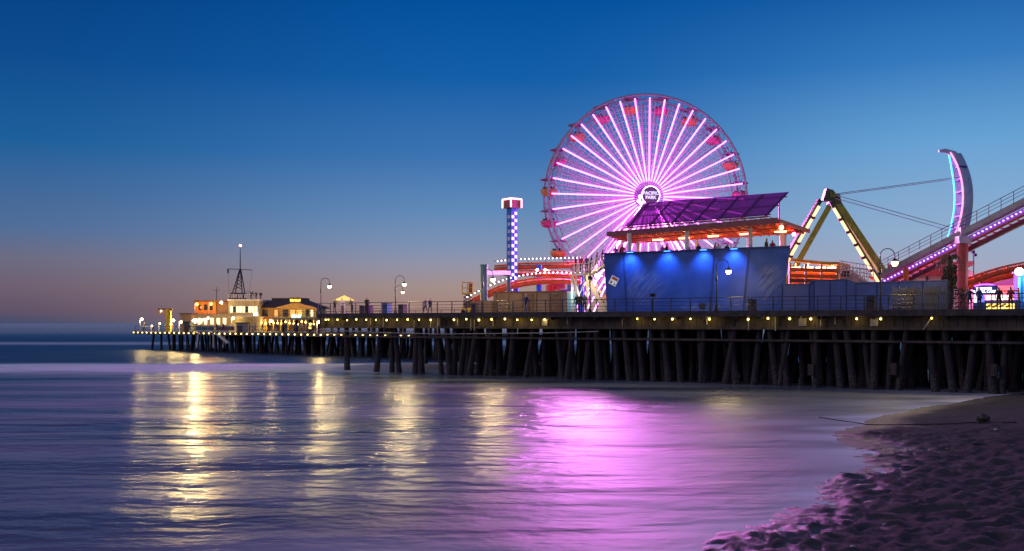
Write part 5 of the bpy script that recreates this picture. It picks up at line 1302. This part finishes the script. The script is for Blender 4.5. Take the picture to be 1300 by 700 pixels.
# ---------------------------------------------------------------- people
def dp(px, t, z=DZ): return E(px, t, z)
G1 = 'people on the pier deck'; G2 = 'people on the roof terrace'; G3 = 'people on the far lower deck'
person(dp(465.5, .9), .3, 'lean', 'dark', 'dark', 'person in dark clothes leaning on the pier railing left of the blue bin', 1, G1)
person(dp(668, .8), -.4, 'walk', 'navy', 'denim', 'person in navy top walking past the brown kiosk', 1, G1)
person(dp(434, 2.5), 1.2, 'stand', 'white', 'grey', 'person in white top standing under the yellow umbrella', 1, G1)
person(dp(425, 2.2), .5, 'lean', 'dark', 'denim', 'person in dark top left of the yellow umbrella', .95, G1)
person(dp(447, 2.0), -.8, 'lean', 'olive', 'dark', 'person in olive top right of the yellow umbrella', .95, G1)
person(dp(540, 2.5), .8, 'walk', 'grey', 'navy', 'person in grey top midway between the lamp pair and the scissor lift', .9, G1)
person(dp(546, 2.6), .6, 'walk', 'navy', 'dark', 'person in navy top beside the person in grey, left of the scissor lift', .9, G1)
person(dp(737, 2), .2, 'stand', 'olive', 'dark', 'person in olive top at the foot of the staircase', 1, G1)
person(dp(742, 2.6), -.2, 'stand', 'tan', 'denim', 'person in tan top beside the pole at the staircase foot', 1, G1)
person(dp(733, 2.8), -.2, 'stand', 'dark', 'denim', 'person in dark top in front of the aqua cabin', 1, G1)
for px, t, top, yaw, lab in ((1231, 1.2, 'dark', 2.8, 'left end of the counter'), (1243, 1.4, 'denim', 3.3, 'blue screen'), (1268, 1.1, 'dark', 2.6, 'middle of the glowing counter'), (1283, 1.3, 'red', 3.0, 'right end of the glowing counter')):
    person(dp(px, t), yaw, 'stand', top, 'dark', 'person in %s top at the food stall, by the %s' % ({'dark': 'dark', 'denim': 'blue', 'red': 'red'}[top], lab), .95, G1)
terr = [(779, 'pink', 'stand', 'far left corner'), (784, 'dark', 'lean', 'left corner, second along'), (788.5, 'red', 'stand', 'left corner, third along'), (842, 'pink', 'stand', 'left bay, near its middle'), (848, 'dark', 'stand', 'left bay, right of the one in pink'), (875, 'dark', 'lean', 'middle bay beside its left column'), (889.5, 'navy', 'stand', 'middle bay'), (910, 'tan', 'stand', 'middle bay, right of the seam'), (915, 'white', 'lean', 'middle bay, rightmost pair'), (924, 'dark', 'lean', 'middle bay beside its right column'), (975, 'olive', 'stand', 'right bay, taller of the pair'), (982, 'red', 'stand', 'right bay, shorter of the pair')]
for n, (px, c_, k_, lab) in enumerate(terr):
    u = (px-766)/(1003-766.); p = wallpt(min(.985, max(.02, u)), FZ)-nrm*(.75+.25*(n % 2)); p.z = FZ+.002
    person(p, .3+.7*math.sin(n*2.1), k_, c_, 'dark', 'person in %s top on the terrace, %s' % (c_ if c_ != 'dark' else 'black', lab), 1.12 if px == 975 else (.92 if k_ == 'lean' else .97+.03*(n % 3)), G2)
for n, (px, c_) in enumerate(((729, 'dark'), (736, 'red'), (742.5, 'olive'))):
    p = P(px, 347.2, 94.2-.08*n)+fw*.4; p.z = T2.z+.18
    person(p, 1.2-n*.8, 'stand', c_, 'dark', 'person in %s top on the stair landing, %s from the left' % ({'dark': 'black'}.get(c_, c_), nth(n+1)), .95, 'people on the staircase')
for n, (f_, c_) in enumerate(((.25, 'dark'), (.55, 'grey'), (.85, 'navy'))):
    p = T0.lerp(T1, f_)+fw*.45; st_i = int(f_*9); p.z = T0.lerp(T1, (st_i+1)/9).z+.16
    person(p, 1.3, 'walk', c_, 'denim', 'person in %s top climbing the upper stair flight, %s from the top' % ({'dark': 'black'}.get(c_, c_), nth(n+1)), .95, 'people on the staircase')
rnd = random.Random(3); cnames = ['dark', 'navy', 'grey', 'white', 'red', 'olive', 'tan', 'denim']
spots = [176, 184, 190, 198, 207, 226, 236, 243, 262, 274, 301, 313, 321, 330, 336, 347, 352, 361, 368, 378, 385, 392, 399]
for n, px in enumerate(spots):
    k = (px-650)/F; a = 0
    best = min(range(0, int(FL*4)), key=lambda q: abs((FA+FU*q/4).x/(FA+FU*q/4).y-k))
    p = FQ(best/4, rnd.uniform(.7, 2.5), LZ+.002)
    person(p, rnd.uniform(0, 6), rnd.choice(['stand', 'lean', 'walk']), cnames[n % 8], cnames[(n*3+1) % 8], 'tiny person in %s top on the far lower deck, %s from the pier tip' % (cnames[n % 8], nth(n+1)), rnd.uniform(.92, 1.05), G3)

# ---------------------------------------------------------------- things lying on the beach
def ground(px, py):
    lo, hi = 10., 90.
    best = None
    Y = 14.
    while Y < 90:
        q = P(px, py, Y)
        if q.z <= sand_z(q.x, q.y): return Vector((q.x, q.y, sand_z(q.x, q.y)))
        Y += .1
    return P(px, py, 48)
g = ground(1248, 536)
rr = random.Random(2); mb = MB()
mb.sphere(g+EZ*.16, .27, 12, 8, (1.0, .85, .78))
for v in mb.v: 
    d = (v-g); v += d.normalized()*.06*noise.noise(v*5)
for k in range(26):
    a = rr.uniform(0, 6.28); q = g+Vector((math.cos(a)*.2, math.sin(a)*.16, rr.uniform(.02, .22))); mb.tube([q, q+Vector((math.cos(a)*.07, math.sin(a)*.05, .03)), q+Vector((math.cos(a)*.12, math.sin(a)*.1, -.06))], .018, 4)
one('kelp_clump', mb, M['kelp'], 'round dark clump of kelp lying on the sand at the rope end', 'kelp', g)
pts = []
for px, py in ((1040, 535.5), (1085, 538), (1110, 540), (1140, 540), (1170, 539.5), (1200, 539), (1225, 538), (1240, 537), (1262, 537), (1290, 536.5)):
    q = ground(px, py); q.z = max(q.z, 0)+.012; pts.append(q)
mb = MB(); mb.tube(spline(pts, 4), .03, 6); one('rope', mb, M['rope'], 'dark tarred rope stretched across the wet sand into the water', 'rope', pts[4])
for n, (px, py, s_, m, lab) in enumerate(((1264, 546.5, .13, 'litter', 'white crumpled cup on the sand near the kelp clump'), (1239, 565, .18, 'kelp', 'flat dark driftwood chip on the sand below the kelp clump'), (1123, 668, .07, 'litter', 'small pale shell on the sand near the waterline'), (1203, 573, .14, 'frond', 'brown strand of weed on the sand between rope and footprints'), (1083, 696, .09, 'litter', 'pale shell at the bottom edge of the beach'), (1131, 627, .06, 'litter', 'tiny pale pebble on the dimpled sand'))):
    g = ground(px, py); mb = MB(); mb.sphere(g+EZ*s_*.2, s_*.7, 9, 6, (1, .6, .45))
    for v in mb.v: v += Vector((1, 1, .6))*s_*.35*noise.noise(v*9+Vector((n, 0, 0)))
    one('beach_litter' if m == 'litter' and n == 0 else ('shell' if m == 'litter' else 'driftwood'), mb, M[m], lab, 'litter' if n == 0 else ('shell' if m == 'litter' else 'driftwood'), g)
# ---------------------------------------------------------------- sea haze that carries the glow of the lights
HAZE = 0.0
if HAZE > 0:
    mb = MB(); mb.box((0, 4000, 18), (20000, 14000, 44)); hz = mb.build('haze', [], None); hz['kind'] = 'stuff'
    hm_ = bpy.data.materials.new('sea_haze'); hm_.use_nodes = True; nt = hm_.node_tree
    nt.nodes.remove(nt.nodes['Principled BSDF']); v = nt.nodes.new('ShaderNodeVolumePrincipled')
    v.inputs['Color'].default_value = (.85, .85, .9, 1); v.inputs['Density'].default_value = HAZE; v.inputs['Anisotropy'].default_value = .6
    nt.links.new(v.outputs[0], nt.nodes['Material Output'].inputs['Volume']); hz.data.materials.append(hm_)
